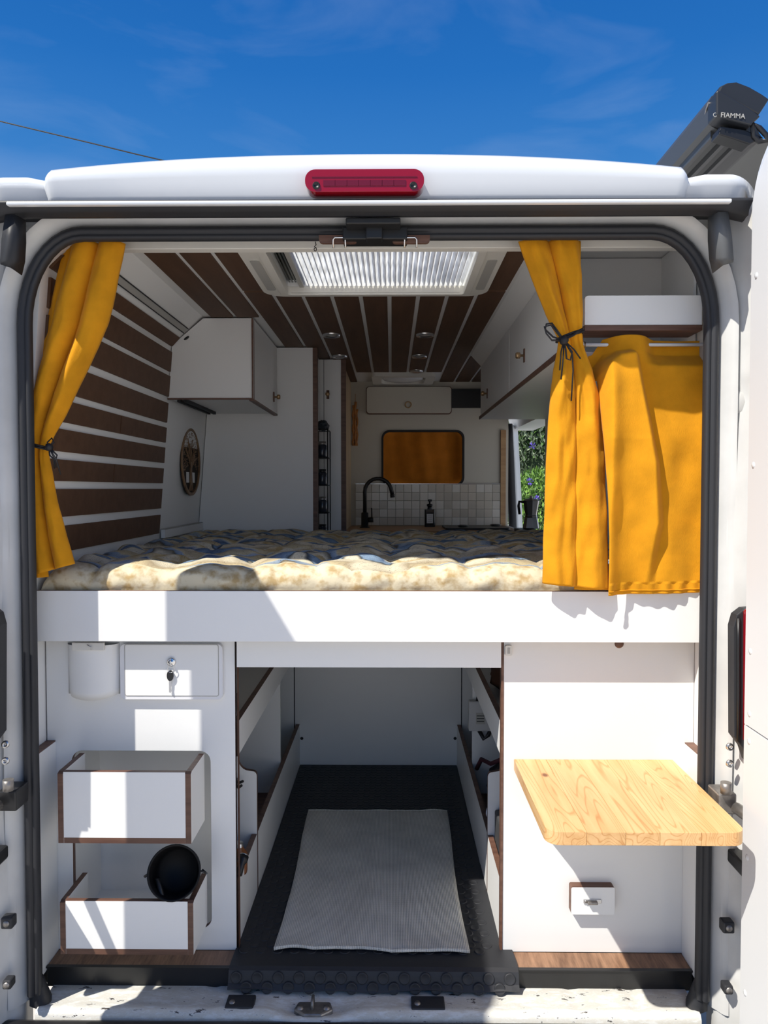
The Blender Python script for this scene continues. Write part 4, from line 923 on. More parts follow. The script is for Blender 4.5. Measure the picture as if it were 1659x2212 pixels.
while y < Yd(Dg)-0.03:
    zt2 = mz+0.0055 if y > Yd(2.4) else lerp(mz+0.0180, mz+0.0055, (y-(yk+0.03))/(Yd(2.4)-(yk+0.03)))
    x = xL+0.02+(sp/2 if j % 2 else 0)
    while x < xR-0.02: coin((x, y, zt2), (0, 0, 1)); x += sp
    y += sp*0.62; j += 1
for r_, (y, z) in enumerate(((yk-0.0120, mz-0.001), (yk-0.0205, mz-0.021))):
    x = fx0+0.02+(sp*0.6 if r_ else 0)
    while x < fx1-0.01: coin((x, y-0.002, z), (0, -1, 0.22)); x += sp*1.2
m.build('coin_studs', RUB, mt_, kind='stuff')
# rug
rx0, rx1 = W(592, 2060, 1.90).x, W(1014, 2060, 1.90).x
rd0, rd1 = 1.895, 2.75
def rf(u, v):
    y = lerp(Yd(rd0), Yd(rd1), v); zt2 = lerp(mz+0.0180, mz+0.0055, min(1, (y-(yk+0.03))/(Yd(2.4)-(yk+0.03))))
    x = lerp(rx0, rx1, u)+0.006*sin(v*5)*(1 if u < 0.5 else -1)*abs(2*u-1)
    e = 0.006*noise.noise(Vector((u*5, v*6, 0)))*max(abs(2*u-1), abs(2*v-1))**4
    if v < 0.001: y += 0.006*sin(u*6)+0.004*sin(u*17)
    return Vector((x, y, zt2+0.0065+0.0005+abs(e)))
rg = thing('rug', 'grey-beige woven cotton rug lying on the black rubber mat', 'rug', ((rx0+rx1)/2, Yd(2.3), ZF+0.01))
MB().grid(rf, 40, 60).build('weave', RUG, rg, solid=0.005)
def edge(ptsf, nm='hem'):
    pts = [ptsf(i/50) for i in range(51)]; MB().tube(pts, 0.0045, 8).build(nm, RUG, rg)
edge(lambda t: rf(t, 0)+Vector((0, 0, 0.001))); edge(lambda t: rf(t, 1)+Vector((0, 0, 0.001)))

# ------------------------------------------------------------------ upper left cabinet
cL = thing('left_wall_cupboard', 'white walnut-edged wall cupboard high on the left above the bed', 'cupboard', (-0.7, Yd(3.1), 2.0))
xf = -0.53; zcb = W(450, 861, 2.85).z
end = [(XC-xw(zcb)+0.002, zcb), (xf, zcb), (xf, ZC-0.008), (XC-0.664, ZC-0.008), (XC-0.784, 2.250)]
MB().plate(end, (), 'y', Yd(2.855), Yd(2.871), 0, 1).build('end_panel', [LAM, EDGE], cL, bevel=0.0006)
MB().plate([(Yd(2.871), zcb), (Yd(3.448), zcb), (Yd(3.448), ZC-0.008), (Yd(2.871), ZC-0.008)], (), 'x', xf-0.018, xf-0.002, 0, 1).build('door', [LAM, EDGE], cL, bevel=0.001)
MB().box(xf-0.006, xf-0.001, Yd(2.848), Yd(2.8545), zcb-0.004, ZC-0.009).build('edge_strip', EDGE, cL); MB().box(XC-xw(zcb)+0.002, xf-0.0065, Yd(2.848), Yd(2.8545), zcb-0.004, zcb+0.002).build('edge_strip', EDGE, cL); MB().box(xf-0.018, xf, Yd(2.856), Yd(3.448), zcb-0.008, zcb-0.0005).build('edge_strip', EDGE, cL)
MB().box(XC-xw(zcb)+0.004, xf-0.019, Yd(2.872), Yd(3.448), zcb+0.002, zcb+0.016).build('bottom_panel', LAM, cL)
for k, off in enumerate((0.03, 0.055)):
    MB().box(XC-xw(zcb)+off, XC-xw(zcb)+off+0.012, Yd(2.88), Yd(3.36), zcb-0.010, zcb+0.002).build('light_rail', BLKM, cL)
def knob(p, par, d):
    o = MB().lathe([(0.004, 0), (0.004, 0.014), (0.010, 0.016), (0.011, 0.026), (0.008, 0.030), (0, 0.030)], 16, axisM(p, d)).build('knob', BRASS, par)
    q = Vector(p); MB().box(q.x-0.004 if abs(d[0]) > 0 else q.x-0.007, q.x+0.004 if abs(d[0]) > 0 else q.x+0.007, q.y-0.007 if abs(d[0]) > 0 else q.y-0.004, q.y+0.007 if abs(d[0]) > 0 else q.y+0.004, q.z-0.022, q.z+0.022).build('knob_plate', EDGE, o)
knob((xf-0.001, Yd(3.34), W(585, 855, 3.3).z), cL, (1, 0, 0))
# low ledge below disc
lz = W(437, 1131, 3.43).z
t = thing('wall_ledge', 'low white ledge box along the left wall beside the mattress corner', 'ledge', (-0.86, Yd(3.2), 1.45))
MB().plate([(Yd(2.87), zb0+0.09), (Yd(3.445), zb0+0.09), (Yd(3.445), lz+0.002), (Yd(2.87), lz+0.002)], (), 'x', XC-0.838, XC-0.822, 0, 0).build('front', LAM, t)
MB().box(XC-0.838, XC-0.822, Yd(2.87), Yd(3.445), lz+0.0025, lz+0.006).build('top_edge', GREYP, t)
# tree disc
dc = W(404, 998, 3.22); dx_ = XC-xw(dc.z)+0.002; Rd = 0.146
td = thing('tree_disc', 'round wooden fretwork disc of a leafy tree hanging on the left wall', 'wall decoration', (dx_, dc.y, dc.z-Rd))
DW = wood('fret_wood', (0.14, 0.075, 0.035), (0.34, 0.20, 0.10), 'z', 50, 6); DK = mat('fret_dark', (0.03, 0.018, 0.010), 0.8)
def circ(cy, cz, r, n=40): return [(cy+r*cos(2*pi*i/n), cz+r*sin(2*pi*i/n)) for i in range(n)]
MB().plate(circ(dc.y, dc.z, Rd), (), 'x', dx_, dx_+0.003).build('backing', DK, td)
MB().plate(circ(dc.y, dc.z, Rd), [circ(dc.y, dc.z, Rd-0.012)], 'x', dx_+0.0032, dx_+0.010).build('rim', DW, td)
MB().plate([(dc.y-0.016, dc.z-0.10), (dc.y+0.016, dc.z-0.10), (dc.y+0.008, dc.z-0.05), (dc.y+0.010, dc.z), (dc.y-0.010, dc.z), (dc.y-0.008, dc.z-0.05)], (), 'x', dx_+0.0032, dx_+0.009).build('trunk', DW, td)
for s in (-1, 1):
    MB().box(dx_+0.0032, dx_+0.0045, dc.y+s*0.025, dc.y+s*0.065, dc.z-0.09, dc.z-0.045).build('gap_view', LAM, td)
m = MB()
for i in range(26):
    a_ = random.uniform(0.05, 0.95)*pi; r = random.uniform(0.05, 0.122)
    m.tube([(dx_+0.007, dc.y+0.005*cos(a_), dc.z-0.03), (dx_+0.007, dc.y+0.5*r*cos(a_)+random.uniform(-.01, .01), dc.z-0.01+0.5*r*sin(a_)), (dx_+0.007, dc.y+r*cos(a_), dc.z-0.01+r*sin(a_))], 0.0018, 5)
m.build('branches', DW, td)
m = MB()
for i in range(260):
    a_ = random.uniform(-0.12, 1.12)*pi; r = 0.128*sqrt(random.uniform(0.03, 1)); cy_, cz_ = dc.y+r*cos(a_), dc.z+r*sin(a_)
    if r*sin(a_) < -0.045: continue
    M = Matrix.Translation((dx_+0.0075, cy_, cz_)) @ Matrix.Rotation(random.uniform(0, 6.28), 4, 'X')
    m.add([M @ Vector(q) for q in ((0, -0.006, 0), (0.001, 0, -0.003), (0, 0.006, 0), (0.001, 0, 0.003), (0.002, 0, 0))], [(0, 1, 4), (1, 2, 4), (2, 3, 4), (3, 0, 4)])
m.build('fret_leaves', DW, td, kind='stuff')
m = MB()
for i in range(12): m.tube([(dx_+0.007, dc.y+random.uniform(-.02, .02), dc.z-0.09), (dx_+0.007, dc.y+random.uniform(-.06, .06), dc.z-0.125)], 0.0022, 5)
m.build('roots', DW, td)

# ------------------------------------------------------------------ tall units in the middle of the van (left)
t = thing('wardrobe', 'tall plain white wardrobe end beyond the bed on the left', 'wardrobe', (-0.6, Yd(3.6), ZF))
xwr = W(676, 950, 3.45).x
MB().plate([(XC-xw(z)+0.003, z) for z in (ZF+0.002, 1.40, 1.50, 2.249, ZC-0.008)]+[(xwr, ZC-0.008), (xwr, ZF+0.002)], (), 'y', Yd(3.452), Yd(3.468)).build('end_panel', LAM, t)
MB().box(xwr, xwr+0.020, Yd(3.450), Yd(3.50), ZF+0.002, ZC-0.008).build('edge_post', EDGE, t)
MB().box(xwr-0.02, xwr-0.002, Yd(3.47), Yd(3.765), ZF+0.002, ZC-0.008).build('side_panel', LAM, t)
t = thing('tall_cupboard', 'narrow tall white cupboard with a knob behind the wardrobe', 'cupboard', (-0.5, Yd(4.1), ZF))
xa = W(700, 950, 3.77).x; xb = W(737, 950, 3.77).x
MB().box(XC-0.66, xb, Yd(3.77), Yd(3.786), ZF+0.002, ZC-0.008).build('front_panel', LAM, t)
MB().box(xa-0.001, xa+0.001, Yd(3.768), Yd(3.7705), 1.42, ZC-0.01).build('door_gap', BLKM, t)
MB().box(xb, xb+0.024, Yd(3.765), Yd(3.80), ZF+0.002, ZC-0.008).build('edge_post', EDGE, t)
MB().box(xb-0.016, xb+0.004, Yd(3.80), Yd(4.598), ZF+0.002, ZC-0.008).build('side_panel', wood('light_oak', (0.45, 0.32, 0.19), (0.6, 0.45, 0.28), 'z', 20, 10), t)
knob((W(708, 852, 3.76).x, Yd(3.769), W(708, 852, 3.76).z), t, (0, -1, 0))
# hanging rack of spice jars
rk = thing('jar_rack', 'tall narrow black wire rack hanging beside the wardrobe', 'rack', (-0.32, Yd(3.6), 1.42))
ra = R4(684, 930, 711, 1150, 3.60); x0, x1 = ra[0], ra[1]
m = MB()
for xx in (x0+0.003, x1):
    for yy in (3.52, 3.66): m.tube([(xx, Yd(yy), 1.42), (xx, Yd(yy), ra[3])], 0.003, 6)
for k in range(5):
    z = lerp(1.45, ra[3], k/4); m.tube([(x0+0.003, Yd(3.52), z), (x1, Yd(3.52), z), (x1, Yd(3.66), z), (x0+0.003, Yd(3.66), z)], 0.002, 6, closed=True)
m.build('wire_frame', BLK, rk)
for k in range(4):
    z = lerp(1.45, ra[3], k/4); MB().box(x0+0.003, x1, Yd(3.52), Yd(3.66), z-0.003, z).build('shelf', BLKM, rk)
jm = mat('dark_jar', (0.03, 0.035, 0.05), 0.15); jn = ('lowest', 'second', 'third', 'top')
for k in range(4):
    z = lerp(1.45, ra[3], k/4)+0.001; cx_ = (x0+x1)/2+0.001
    t = thing('storage_jar', 'dark glass jar with lid on the %s shelf of the black wire rack' % jn[k], 'jar', (cx_, Yd(3.56), z), 'jars in the black wire rack')
    MB().lathe([(0, 0), (0.020, 0), (0.022, 0.004), (0.022, 0.055), (0.016, 0.064), (0, 0.064)], 18, Matrix.Translation((cx_, Yd(3.56), z))).build('glass', jm, t)
    MB().lathe([(0.018, 0.0), (0.019, 0.014), (0, 0.015)], 18, Matrix.Translation((cx_, Yd(3.56), z+0.062))).build('lid', STEELD if k % 2 else BLK, t)
p = W(690, 912, 3.55); o = blob('dark_plant', 'dark trailing foliage on top of the black wire rack', 'plant', (p.x+0.012, Yd(3.60), p.z-0.012), (0.028, 0.06, 0.025), mat('dark_leaf', (0.01, 0.02, 0.03), 0.6), 9)
# orange hanging ornament
a = R4(755, 862, 768, 960, 4.45); t = thing('hanging_ornament', 'long orange-brown ornament hanging at the left end of the kitchen wall', 'wall decoration', (a[0], Yd(4.5), a[2]))
zz = [lerp(a[3], a[2], i/12) for i in range(13)]
m = MB()
for k, (xo_, r) in enumerate(((0.010, 0.007), (0.022, 0.008), (0.033, 0.006))):
    m.tube([(a[0]+xo_+0.006+0.003*sin(i*1.7+k), Yd(4.585), z) for i, z in enumerate(zz[(1, 0, 2)[k]:])], r, 7)
m.build('strands', ORANGE, t); MB().tube([(a[0]+0.028, Yd(4.59), a[3]), (a[0]+0.028, Yd(4.595), a[3]+0.05)], 0.0015, 6).build('cord', ORANGE, t)

# ------------------------------------------------------------------ kitchen at the far wall
kt = thing('kitchen_worktop', 'oak kitchen worktop with white front below the tiled splashback', 'worktop', (0.2, Yd(4.35), ZF))
zct = W(900, 1137, 4.5).z
MB().box(xb+0.005, 0.70, Yd(4.02), Yd(4.598), zct-0.03, zct).build('top', OAK, kt, bevel=0.002)
MB().box(xb+0.03, 0.69, Yd(4.05), Yd(4.07), ZF+0.002, zct-0.03).build('front', LAM, kt)
MB().box(0.70, 0.72, Yd(4.02), Yd(4.598), ZF+0.002, zct+0.0).build('side', LAM, kt)
a = R4(960, 1139, 1098, 1150, 4.2)
t = thing('gas_hob', 'flat black glass hob set in the worktop in front of the tiles', 'hob', ((a[0]+a[1])/2, Yd(4.25), zct))
MB().plate(rrect(a[0], 0.655, Yd(4.08), Yd(4.42), 0.02), (), 'z', zct+0.0005, zct+0.012).build('glass_top', BLK, t, bevel=0.003)
for (px, py) in ((1000, 4.2), (1070, 4.3)): MB().lathe([(0.02, 0), (0.035, 0.006), (0.02, 0.012), (0, 0.012)], 20, Matrix.Translation((W(px, 1140, py).x, Yd(py), zct+0.0125))).build('burner', DGREY, t)
# splashback tiles
sb = struct('trim_2', (0.2, Yd(4.6), 1.45), 'pale square zellige tiles of the splashback')
tx = (W(768, 1090, 4.6).x, W(1080, 1090, 4.6).x); tz = (zct+0.001, W(900, 1046, 4.6).z)
MB().box(tx[0], tx[1], Yd(4.592), Yd(4.599), tz[0], tz[1]).build('grout_bed', GROUT, sb)
nxt, nzt = 18, 5; tmesh = {}
cw, ch = (tx[1]-tx[0])/nxt, (tz[1]-tz[0])/nzt
tms = [mat('tile_%s' % n_, c_, 0.22, var=0.06, vscale=12) for n_, c_ in (('pearl', (0.70, 0.67, 0.60)), ('cream', (0.62, 0.58, 0.50)), ('ivory', (0.74, 0.72, 0.66)), ('sand', (0.56, 0.53, 0.46)))]
tobs = [MB().box(-cw/2+0.001, cw/2-0.001, -0.0035, 0.0015, -ch/2+0.001, ch/2-0.001).build('tile', tm_, sb, bevel=0.0012) for tm_ in tms]
first = [True]*4
for i in range(nxt):
    for j_ in range(nzt):
        k = random.randrange(4)
        if first[k]: o = tobs[k]; first[k] = False
        else: o = tobs[k].copy(); col.objects.link(o)
        o.location = Vector((tx[0]+(i+0.5)*cw, Yd(4.5905), tz[0]+j_*ch+0.001)) - gl(sb)
MB().box(tx[0], tx[1], Yd(4.588), Yd(4.599), tz[1]+0.0005, tz[1]+0.004).build('tile_trim', ALU, sb)
o = MB().box(W(1081, 1000, 4.6).x, W(1092, 1000, 4.6).x, Yd(4.585), Yd(4.599), zct+0.001, ZC-0.3).build('trim_3', OAK); props(o, kind='structure')
# overhead locker with ring
a = R4(792, 835, 975, 892, 4.55)
t = thing('overhead_locker', 'wide white overhead locker door with a round pull on the far wall', 'cupboard', ((a[0]+a[1])/2, Yd(4.56), a[2]))
MB().plate(rrect(a[0]-0.005, a[1]+0.005, a[2]-0.005, a[3]+0.005, 0.02), (), 'y', Yd(4.575), Yd(4.598)).build('carcass_edge', EDGE, t)
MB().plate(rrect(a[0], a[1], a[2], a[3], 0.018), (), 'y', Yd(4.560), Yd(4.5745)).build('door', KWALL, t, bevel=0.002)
p = W(882, 874, 4.55); MB().tube([(p.x+0.018*cos(q), Yd(4.556), p.z+0.018*sin(q)) for q in [2*pi*i/20 for i in range(20)]], 0.004, 8, closed=True).build('ring_pull', BRASS, t)
a = R4(976, 839, 1034, 880, 4.55); o = MB().plate(rrect(a[0], a[1]+0.10, a[2], a[3], 0.004), (), 'y', Yd(4.57), Yd(4.598)).build('dark_void', BLK, None, bevel=0.003); props(o, 'dark void beside the overhead locker on the far wall, painted as flat black', 'panel')  # darkness of the void beside the locker, painted as a flat black plate
# tap
p = W(788, 1136, 4.35); p.z = zct+0.0005
t = thing('kitchen_tap', 'tall matt black gooseneck kitchen tap on the worktop', 'tap', p)
MB().lathe([(0, 0), (0.030, 0), (0.030, 0.004), (0.021, 0.006), (0.021, 0.085), (0.015, 0.09), (0, 0.09)], 24, Matrix.Translation(p)).build('base', BLK, t)
top = W(815, 1031, 4.35); ht = top.z-p.z; pts = [p+Vector((0, 0, 0.08)), p+Vector((0, 0, ht-0.085))]
for k in range(1, 11):
    a_ = pi-pi*0.92*k/10; pts.append(p+Vector((0.078+0.078*cos(a_), 0, ht-0.085+0.078*sin(a_))))
pts.append(pts[-1]+Vector((0.008, 0, -0.035)))
MB().tube(pts, 0.0115, 12).build('spout', BLK, t)
MB().tube([pts[-1], pts[-1]+Vector((0.002, 0, -0.018))], 0.014, 12).build('nozzle', BLK, t)
MB().tube([p+Vector((0.018, 0, 0.045)), p+Vector((0.050, 0, 0.045))], 0.015, 12).build('mixer', BLK, t)
MB().tube([p+Vector((0.042, 0, 0.055)), p+Vector((0.040, 0, 0.115))], 0.004, 8).build('lever', BLK, t)
# soap bottle
p = W(928, 1138, 4.45); p.z = zct+0.0005
t = thing('soap_dispenser', 'dark square soap dispenser bottle with pale label on the worktop', 'bottle', p)
s_ = 0.031
MB().plate(rrect(p.x-s_, p.x+s_, p.y-s_, p.y+s_, 0.008), (), 'z', p.z, p.z+0.105).build('bottle_body', mat('black_glass', (0.01, 0.01, 0.012), 0.1), t, bevel=0.008)
MB().lathe([(0.016, 0.100), (0.013, 0.112), (0.013, 0.122), (0.017, 0.123), (0.017, 0.135), (0.005, 0.137), (0.005, 0.155), (0, 0.155)], 18, Matrix.Translation(p)).build('pump', BLK, t)
MB().box(p.x-0.011, p.x+0.013, p.y-0.030, p.y+0.010, p.z+0.152, p.z+0.164).build('pump_head', BLK, t, bevel=0.003)
lab = MB().box(p.x-0.019, p.x+0.019, p.y-s_-0.0008, p.y-s_+0.0003, p.z+0.022, p.z+0.078).build('label_sticker', mat('label_paper', (0.75, 0.74, 0.72), 0.7), t)
for i in range(4): MB().box(p.x-0.012, p.x+0.012, p.y-s_-0.0012, p.y-s_-0.0006, p.z+0.032+i*0.011, p.z+0.034+i*0.011).build('printed_line', GREYP, lab)
# side counter by the open door with a second hob and moka pot
sc = thing('side_counter', 'black topped side counter beside the open side door', 'counter', (0.62, Yd(3.95), ZF))
a = R4(1108, 1139, 1200, 1150, 4.1)
zc2 = W(1140, 1142, 3.9).z
MB().box(a[0]-0.01, 0.745, Yd(3.815), Yd(4.00), zc2-0.03, zc2).build('top', BLK, sc, bevel=0.003)
MB().box(a[0]+0.01, 0.735, Yd(3.83), Yd(3.99), ZF+0.002, zc2-0.031).build('cabinet', LAM, sc)
p = W(1147, 1140, 3.9); p.z = zc2+0.0005; 
t = thing('moka_pot', 'faceted silver and black moka pot on the side counter by the door', 'coffee pot', p)
MB().lathe([(0, 0), (0.040, 0), (0.044, 0.004), (0.034, 0.058), (0.030, 0.062)], 8, Matrix.Translation(p), sm=False).build('boiler', mat('moka_alu', (0.25, 0.25, 0.25), 0.3, 1.0), t)
MB().lathe([(0.031, 0.060), (0.033, 0.064), (0.030, 0.072), (0.042, 0.142), (0.043, 0.146)], 8, Matrix.Translation(p), sm=False).build('jug', mat('moka_alu2', (0.25, 0.25, 0.25), 0.3, 1.0), t)
MB().lathe([(0.043, 0.146), (0.030, 0.155), (0.008, 0.160), (0.008, 0.172), (0, 0.175)], 8, Matrix.Translation(p), sm=False).build('lid', STEELD, t)
MB().tube([p+Vector((-0.040, 0, 0.140)), p+Vector((-0.062, 0, 0.142)), p+Vector((-0.066, 0, 0.12)), p+Vector((-0.060, 0, 0.075))], 0.007, 8).build('handle', BLK, t)
m = MB()
for k in range(4): a_ = k*pi/2+0.4; m.tube([p+Vector((0.06*cos(a_), 0.06*sin(a_), 0.0045)), p+Vector((0.012*cos(a_), 0.012*sin(a_), 0.0045))], 0.003, 6)

# ------------------------------------------------------------------ right upper cupboards
cR = thing('right_wall_cupboards', 'row of white walnut-edged wall cupboards high on the right', 'cupboard', (0.6, Yd(2.8), 2.0))
xr = 0.44; zcR = W(1035, 905, 3.68).z
segs = [(1.96, 2.80), (2.803, 3.25), (3.253, 3.684)]
segs = [(1.966, 2.795), (2.80, 3.684)]
for (da, db) in segs:
    MB().plate([(Yd(da), zcR+0.014), (Yd(db), zcR+0.014), (Yd(db), ZC-0.061), (Yd(da), ZC-0.061)], (), 'x', xr, xr+0.016, 0, 0).build('door', LAM, cR, bevel=0.0015)
MB().plate([(xr-0.002, zcR), (0.778, zcR), (0.778, zcR+0.0135), (xr-0.002, zcR+0.0135)], (), 'y', Yd(1.955), Yd(3.70), 0, 0).build('bottom_panel', LAM, cR)
MB().box(xr-0.006, xr-0.002, Yd(1.955), Yd(3.70), zcR-0.001, zcR+0.0138).build('bottom_edge', EDGE, cR)
MB().box(xr+0.002, 0.778, Yd(3.685), Yd(3.70), zcR+0.014, ZC-0.008).build('far_end_panel', LAM, cR)
MB().box(xr, xr+0.05, Yd(1.950), Yd(1.965), zcR, ZC-0.008).build('near_end_panel', LAM, cR)
MB().box(xr+0.05, 0.778, Yd(2.15), Yd(2.165), zcR+0.014, ZC-0.002).build('niche_back', LAM, cR); MB().box(0.772, 0.779, Yd(1.92), Yd(2.149), zcR+0.014, ZC-0.002).build('niche_side', LAM, cR)
for (px, py, d) in ((1133, 768, 2.47), (1053, 850, 3.42)):
    p = W(px, py, d); knob((xr+0.0, Yd(d), p.z), cR, (-1, 0, 0))
# shelf box behind the curtain rail
a = R4(1263, 638, 1512, 702, 1.845)
t = thing('corner_shelf_box', 'white shelf box with walnut lower edge in the upper right corner above the rod', 'shelf', ((a[0]+a[1])/2, Yd(1.9), a[2]))
MB().plate(rrect(a[0], a[1]+0.006, a[2], a[3], 0.008, 4, (0, 0, 0, 1)), (), 'y', Yd(1.845), Yd(1.861)).build('front_board', LAM, t, bevel=0.0015)
MB().box(a[0], a[1]+0.006, Yd(1.843), Yd(1.93), a[2]-0.014, a[2]-0.0005).build('bottom_board', EDGE, t, bevel=0.001)
MB().box(a[0], a[0]+0.014, Yd(1.862), Yd(1.945), a[2], a[3]-0.01).build('side_board', LAM, t)
# curtain rod
p0, p1 = W(1262, 745, 1.86), W(1514, 745, 1.86)
t = thing('curtain_rod', 'thin white curtain rod under the corner shelf box', 'rod', (p0.x, p0.y, p0.z))
MB().tube([p0, (p1.x+0.01, p0.y, p0.z)], 0.0045, 12).build('tube', PAINT, t)
MB().lathe([(0, 0.004), (0.008, 0.004), (0.010, 0)], 12, axisM((p0.x-0.002, p0.y, p0.z), (1, 0, 0))).build('end_cap', ALU, t)

# ------------------------------------------------------------------ curtains
def curtain(name, label, rowsT, D, pleats, nu=90, nv=120, ph=0.0, skew=None, wr_=0.004, power=0.7, par=None, bottom=None, amp2=0.0, dep=None):
    y0, y1 = rowsT[0][0], rowsT[-1][0]
    def fn(u, v):
        py = lerp(y0, y1, v); xl_, xr_, am = interp(rowsT, py)
        pyy = py + (bottom(u)*max(0, (v-0.80)/0.20)**1.5 if bottom else 0)
        dd = D if dep is None else D+dep(u, v)
        f_ = abs(sin(pi*(pleats*u+ph)))**power
        dd -= am*f_; dd += wr_*noise.noise(Vector((u*7, v*12, 3)))+amp2*sin(u*19+v*3)*am
        p = W(lerp(xl_, xr_, u), pyy, D)           # hang it in its plane, folds stand out from it
        return Vector((p.x, Yd(dd), p.z))
    return MB().grid(fn, nu, nv).build(name, MUST, par, solid=0.0022)
# left curtain (tied)
lc = thing('left_curtain', 'mustard curtain tied back with black cord on the left of the opening', 'curtain', (-0.80, Yd(1.82), W(100, 1240, 1.82).z), 'mustard curtains of the rear opening')
rl = [(527, 158, 271, 0.030), (600, 140, 256, 0.036), (660, 123, 245, 0.040), (700, 116, 234, 0.040), (750, 103, 213, 0.040), (800, 88, 189, 0.040), (850, 76, 166, 0.036), (900, 68, 141, 0.030), (940, 66, 118, 0.020), (966, 66, 106, 0.012), (990, 66, 107, 0.014), (1050, 67, 118, 0.020), (1100, 68, 129, 0.024), (1160, 72, 144, 0.028), (1226, 80, 162, 0.030)]
curtain('curtain_cloth', '', rl, 1.83, 2, par=lc, power=0.6, bottom=lambda u: 14*(1-u)-8*u)
rl2 = [(530, 142, 168, 0.010), (560, 132, 165, 0.012), (650, 112, 160, 0.02), (750, 90, 150, 0.02), (850, 72, 130, 0.02), (950, 66, 100, 0.01), (1000, 66, 95, 0.01), (1100, 64, 92, 0.02), (1246, 68, 105, 0.02)]
curtain('curtain_fold', '', rl2, 1.855, 1, nu=30, par=lc, power=0.6)
def tie(par, cx_, cy_, D, rx, ry, tilt, s=1, loops=True):
    c = W(cx_, cy_, D)
    ring = [c+Vector((rx*cos(a_), ry*sin(a_), tilt*cos(a_)*rx)) for a_ in [2*pi*i/24 for i in range(24)]]
    MB().tube(ring, 0.0028, 8, closed=True).tube([q+Vector((0, 0, 0.005)) for q in ring], 0.0025, 8, closed=True).build('cord_loop', CORD, par)
    return c
c = tie(lc, 86, 966, 1.815, 0.026, 0.026, -0.25)
kn = W(106, 966, 1.785)
MB().lathe([(0, -0.010), (0.007, -0.008), (0.010, 0), (0.007, 0.008), (0, 0.010)], 12, Matrix.Translation(kn)).build('knot', CORD, lc)
m = MB()
for (ex, ey) in ((122, 1010), (131, 1025), (118, 1012)):
    e_ = W(ex, ey, 1.79); m.tube([kn, kn.lerp(e_, 0.5)+Vector((0.006, -0.004, 0.002)), e_], 0.0018, 6)
e_ = W(112, 948, 1.79); m.tube([kn, kn.lerp(e_, 0.6)+Vector((-0.008, 0, 0)), e_+Vector((0, 0, 0.002)), kn.lerp(e_, 0.6)+Vector((0.008, 0, 0)), kn], 0.0020, 6)
e_ = W(120, 995, 1.79); m.tube([kn, kn.lerp(e_, 0.6)+Vector((-0.008, 0, 0)), e_, kn.lerp(e_, 0.6)+Vector((0.010, 0, 0)), kn], 0.0020, 6)
m.build('bow', CORD, lc)
# right tied curtain
rc = thing('tied_right_curtain', 'mustard curtain gathered by a black cord bow, left of the flat curtain', 'curtain', (0.40, Yd(1.82), W(1240, 1270, 1.82).z), 'mustard curtains of the rear opening')
rr_ = [(522, 1120, 1250, 0.022), (600, 1148, 1256, 0.030), (680, 1180, 1258, 0.030), (725, 1202, 1256, 0.018), (740, 1206, 1258, 0.012), (760, 1204, 1264, 0.016), (800, 1196, 1280, 0.026), (850, 1190, 1292, 0.026), (900, 1186, 1300, 0.022), (1000, 1180, 1306, 0.018), (1150, 1175, 1312, 0.016), (1262, 1172, 1314, 0.016)]
def depr(u, v): return 0.0
curtain('curtain_cloth', '', rr_, 1.825, 2, ph=0.0, par=rc, power=0.6, nu=110, nv=150, bottom=lambda u: 14*u-2, wr_=0.007, amp2=0.12)
rr2 = [(522, 1225, 1254, 0.01), (600, 1225, 1254, 0.01), (700, 1230, 1256, 0.01), (780, 1225, 1262, 0.01), (900, 1260, 1300, 0.02), (1273, 1240, 1310, 0.012)]
curtain('curtain_fold', '', rr2, 1.85, 1, nu=24, par=rc)
tie(rc, 1231, 728, 1.81, 0.032, 0.028, 0.35)
kn = W(1218, 735, 1.775)
MB().lathe([(0, -0.012), (0.008, -0.009), (0.012, 0), (0.008, 0.009), (0, 0.012)], 12, Matrix.Translation(kn)).build('knot', CORD, rc)
m = MB()
def loop(pts_, r=0.0021): m.tube([kn]+[W(x_, y_, d_) for x_, y_, d_ in pts_]+[kn], r, 6)
loop([(1195, 728, 1.77), (1178, 712, 1.77), (1180, 700, 1.77), (1192, 698, 1.77), (1205, 716, 1.77)])
loop([(1192, 735, 1.765), (1180, 720, 1.76), (1176, 706, 1.76), (1190, 702, 1.765), (1206, 722, 1.77)])
loop([(1232, 728, 1.775), (1246, 716, 1.78), (1258, 710, 1.79), (1240, 724, 1.775)])
loop([(1222, 755, 1.775), (1224, 775, 1.78), (1232, 778, 1.78), (1236, 760, 1.78)])
for pts_ in ([(1212, 760, 1.775), (1209, 800, 1.78)], [(1236, 765, 1.78), (1238, 800, 1.785), (1234, 866, 1.79)], [(1240, 755, 1.78), (1254, 775, 1.785)], [(1217, 770, 1.775), (1212, 820, 1.78)]):
    m.tube([kn]+[W(x_, y_, d_) for x_, y_, d_ in pts_], 0.0018, 6)
m.build('bow', CORD, rc)
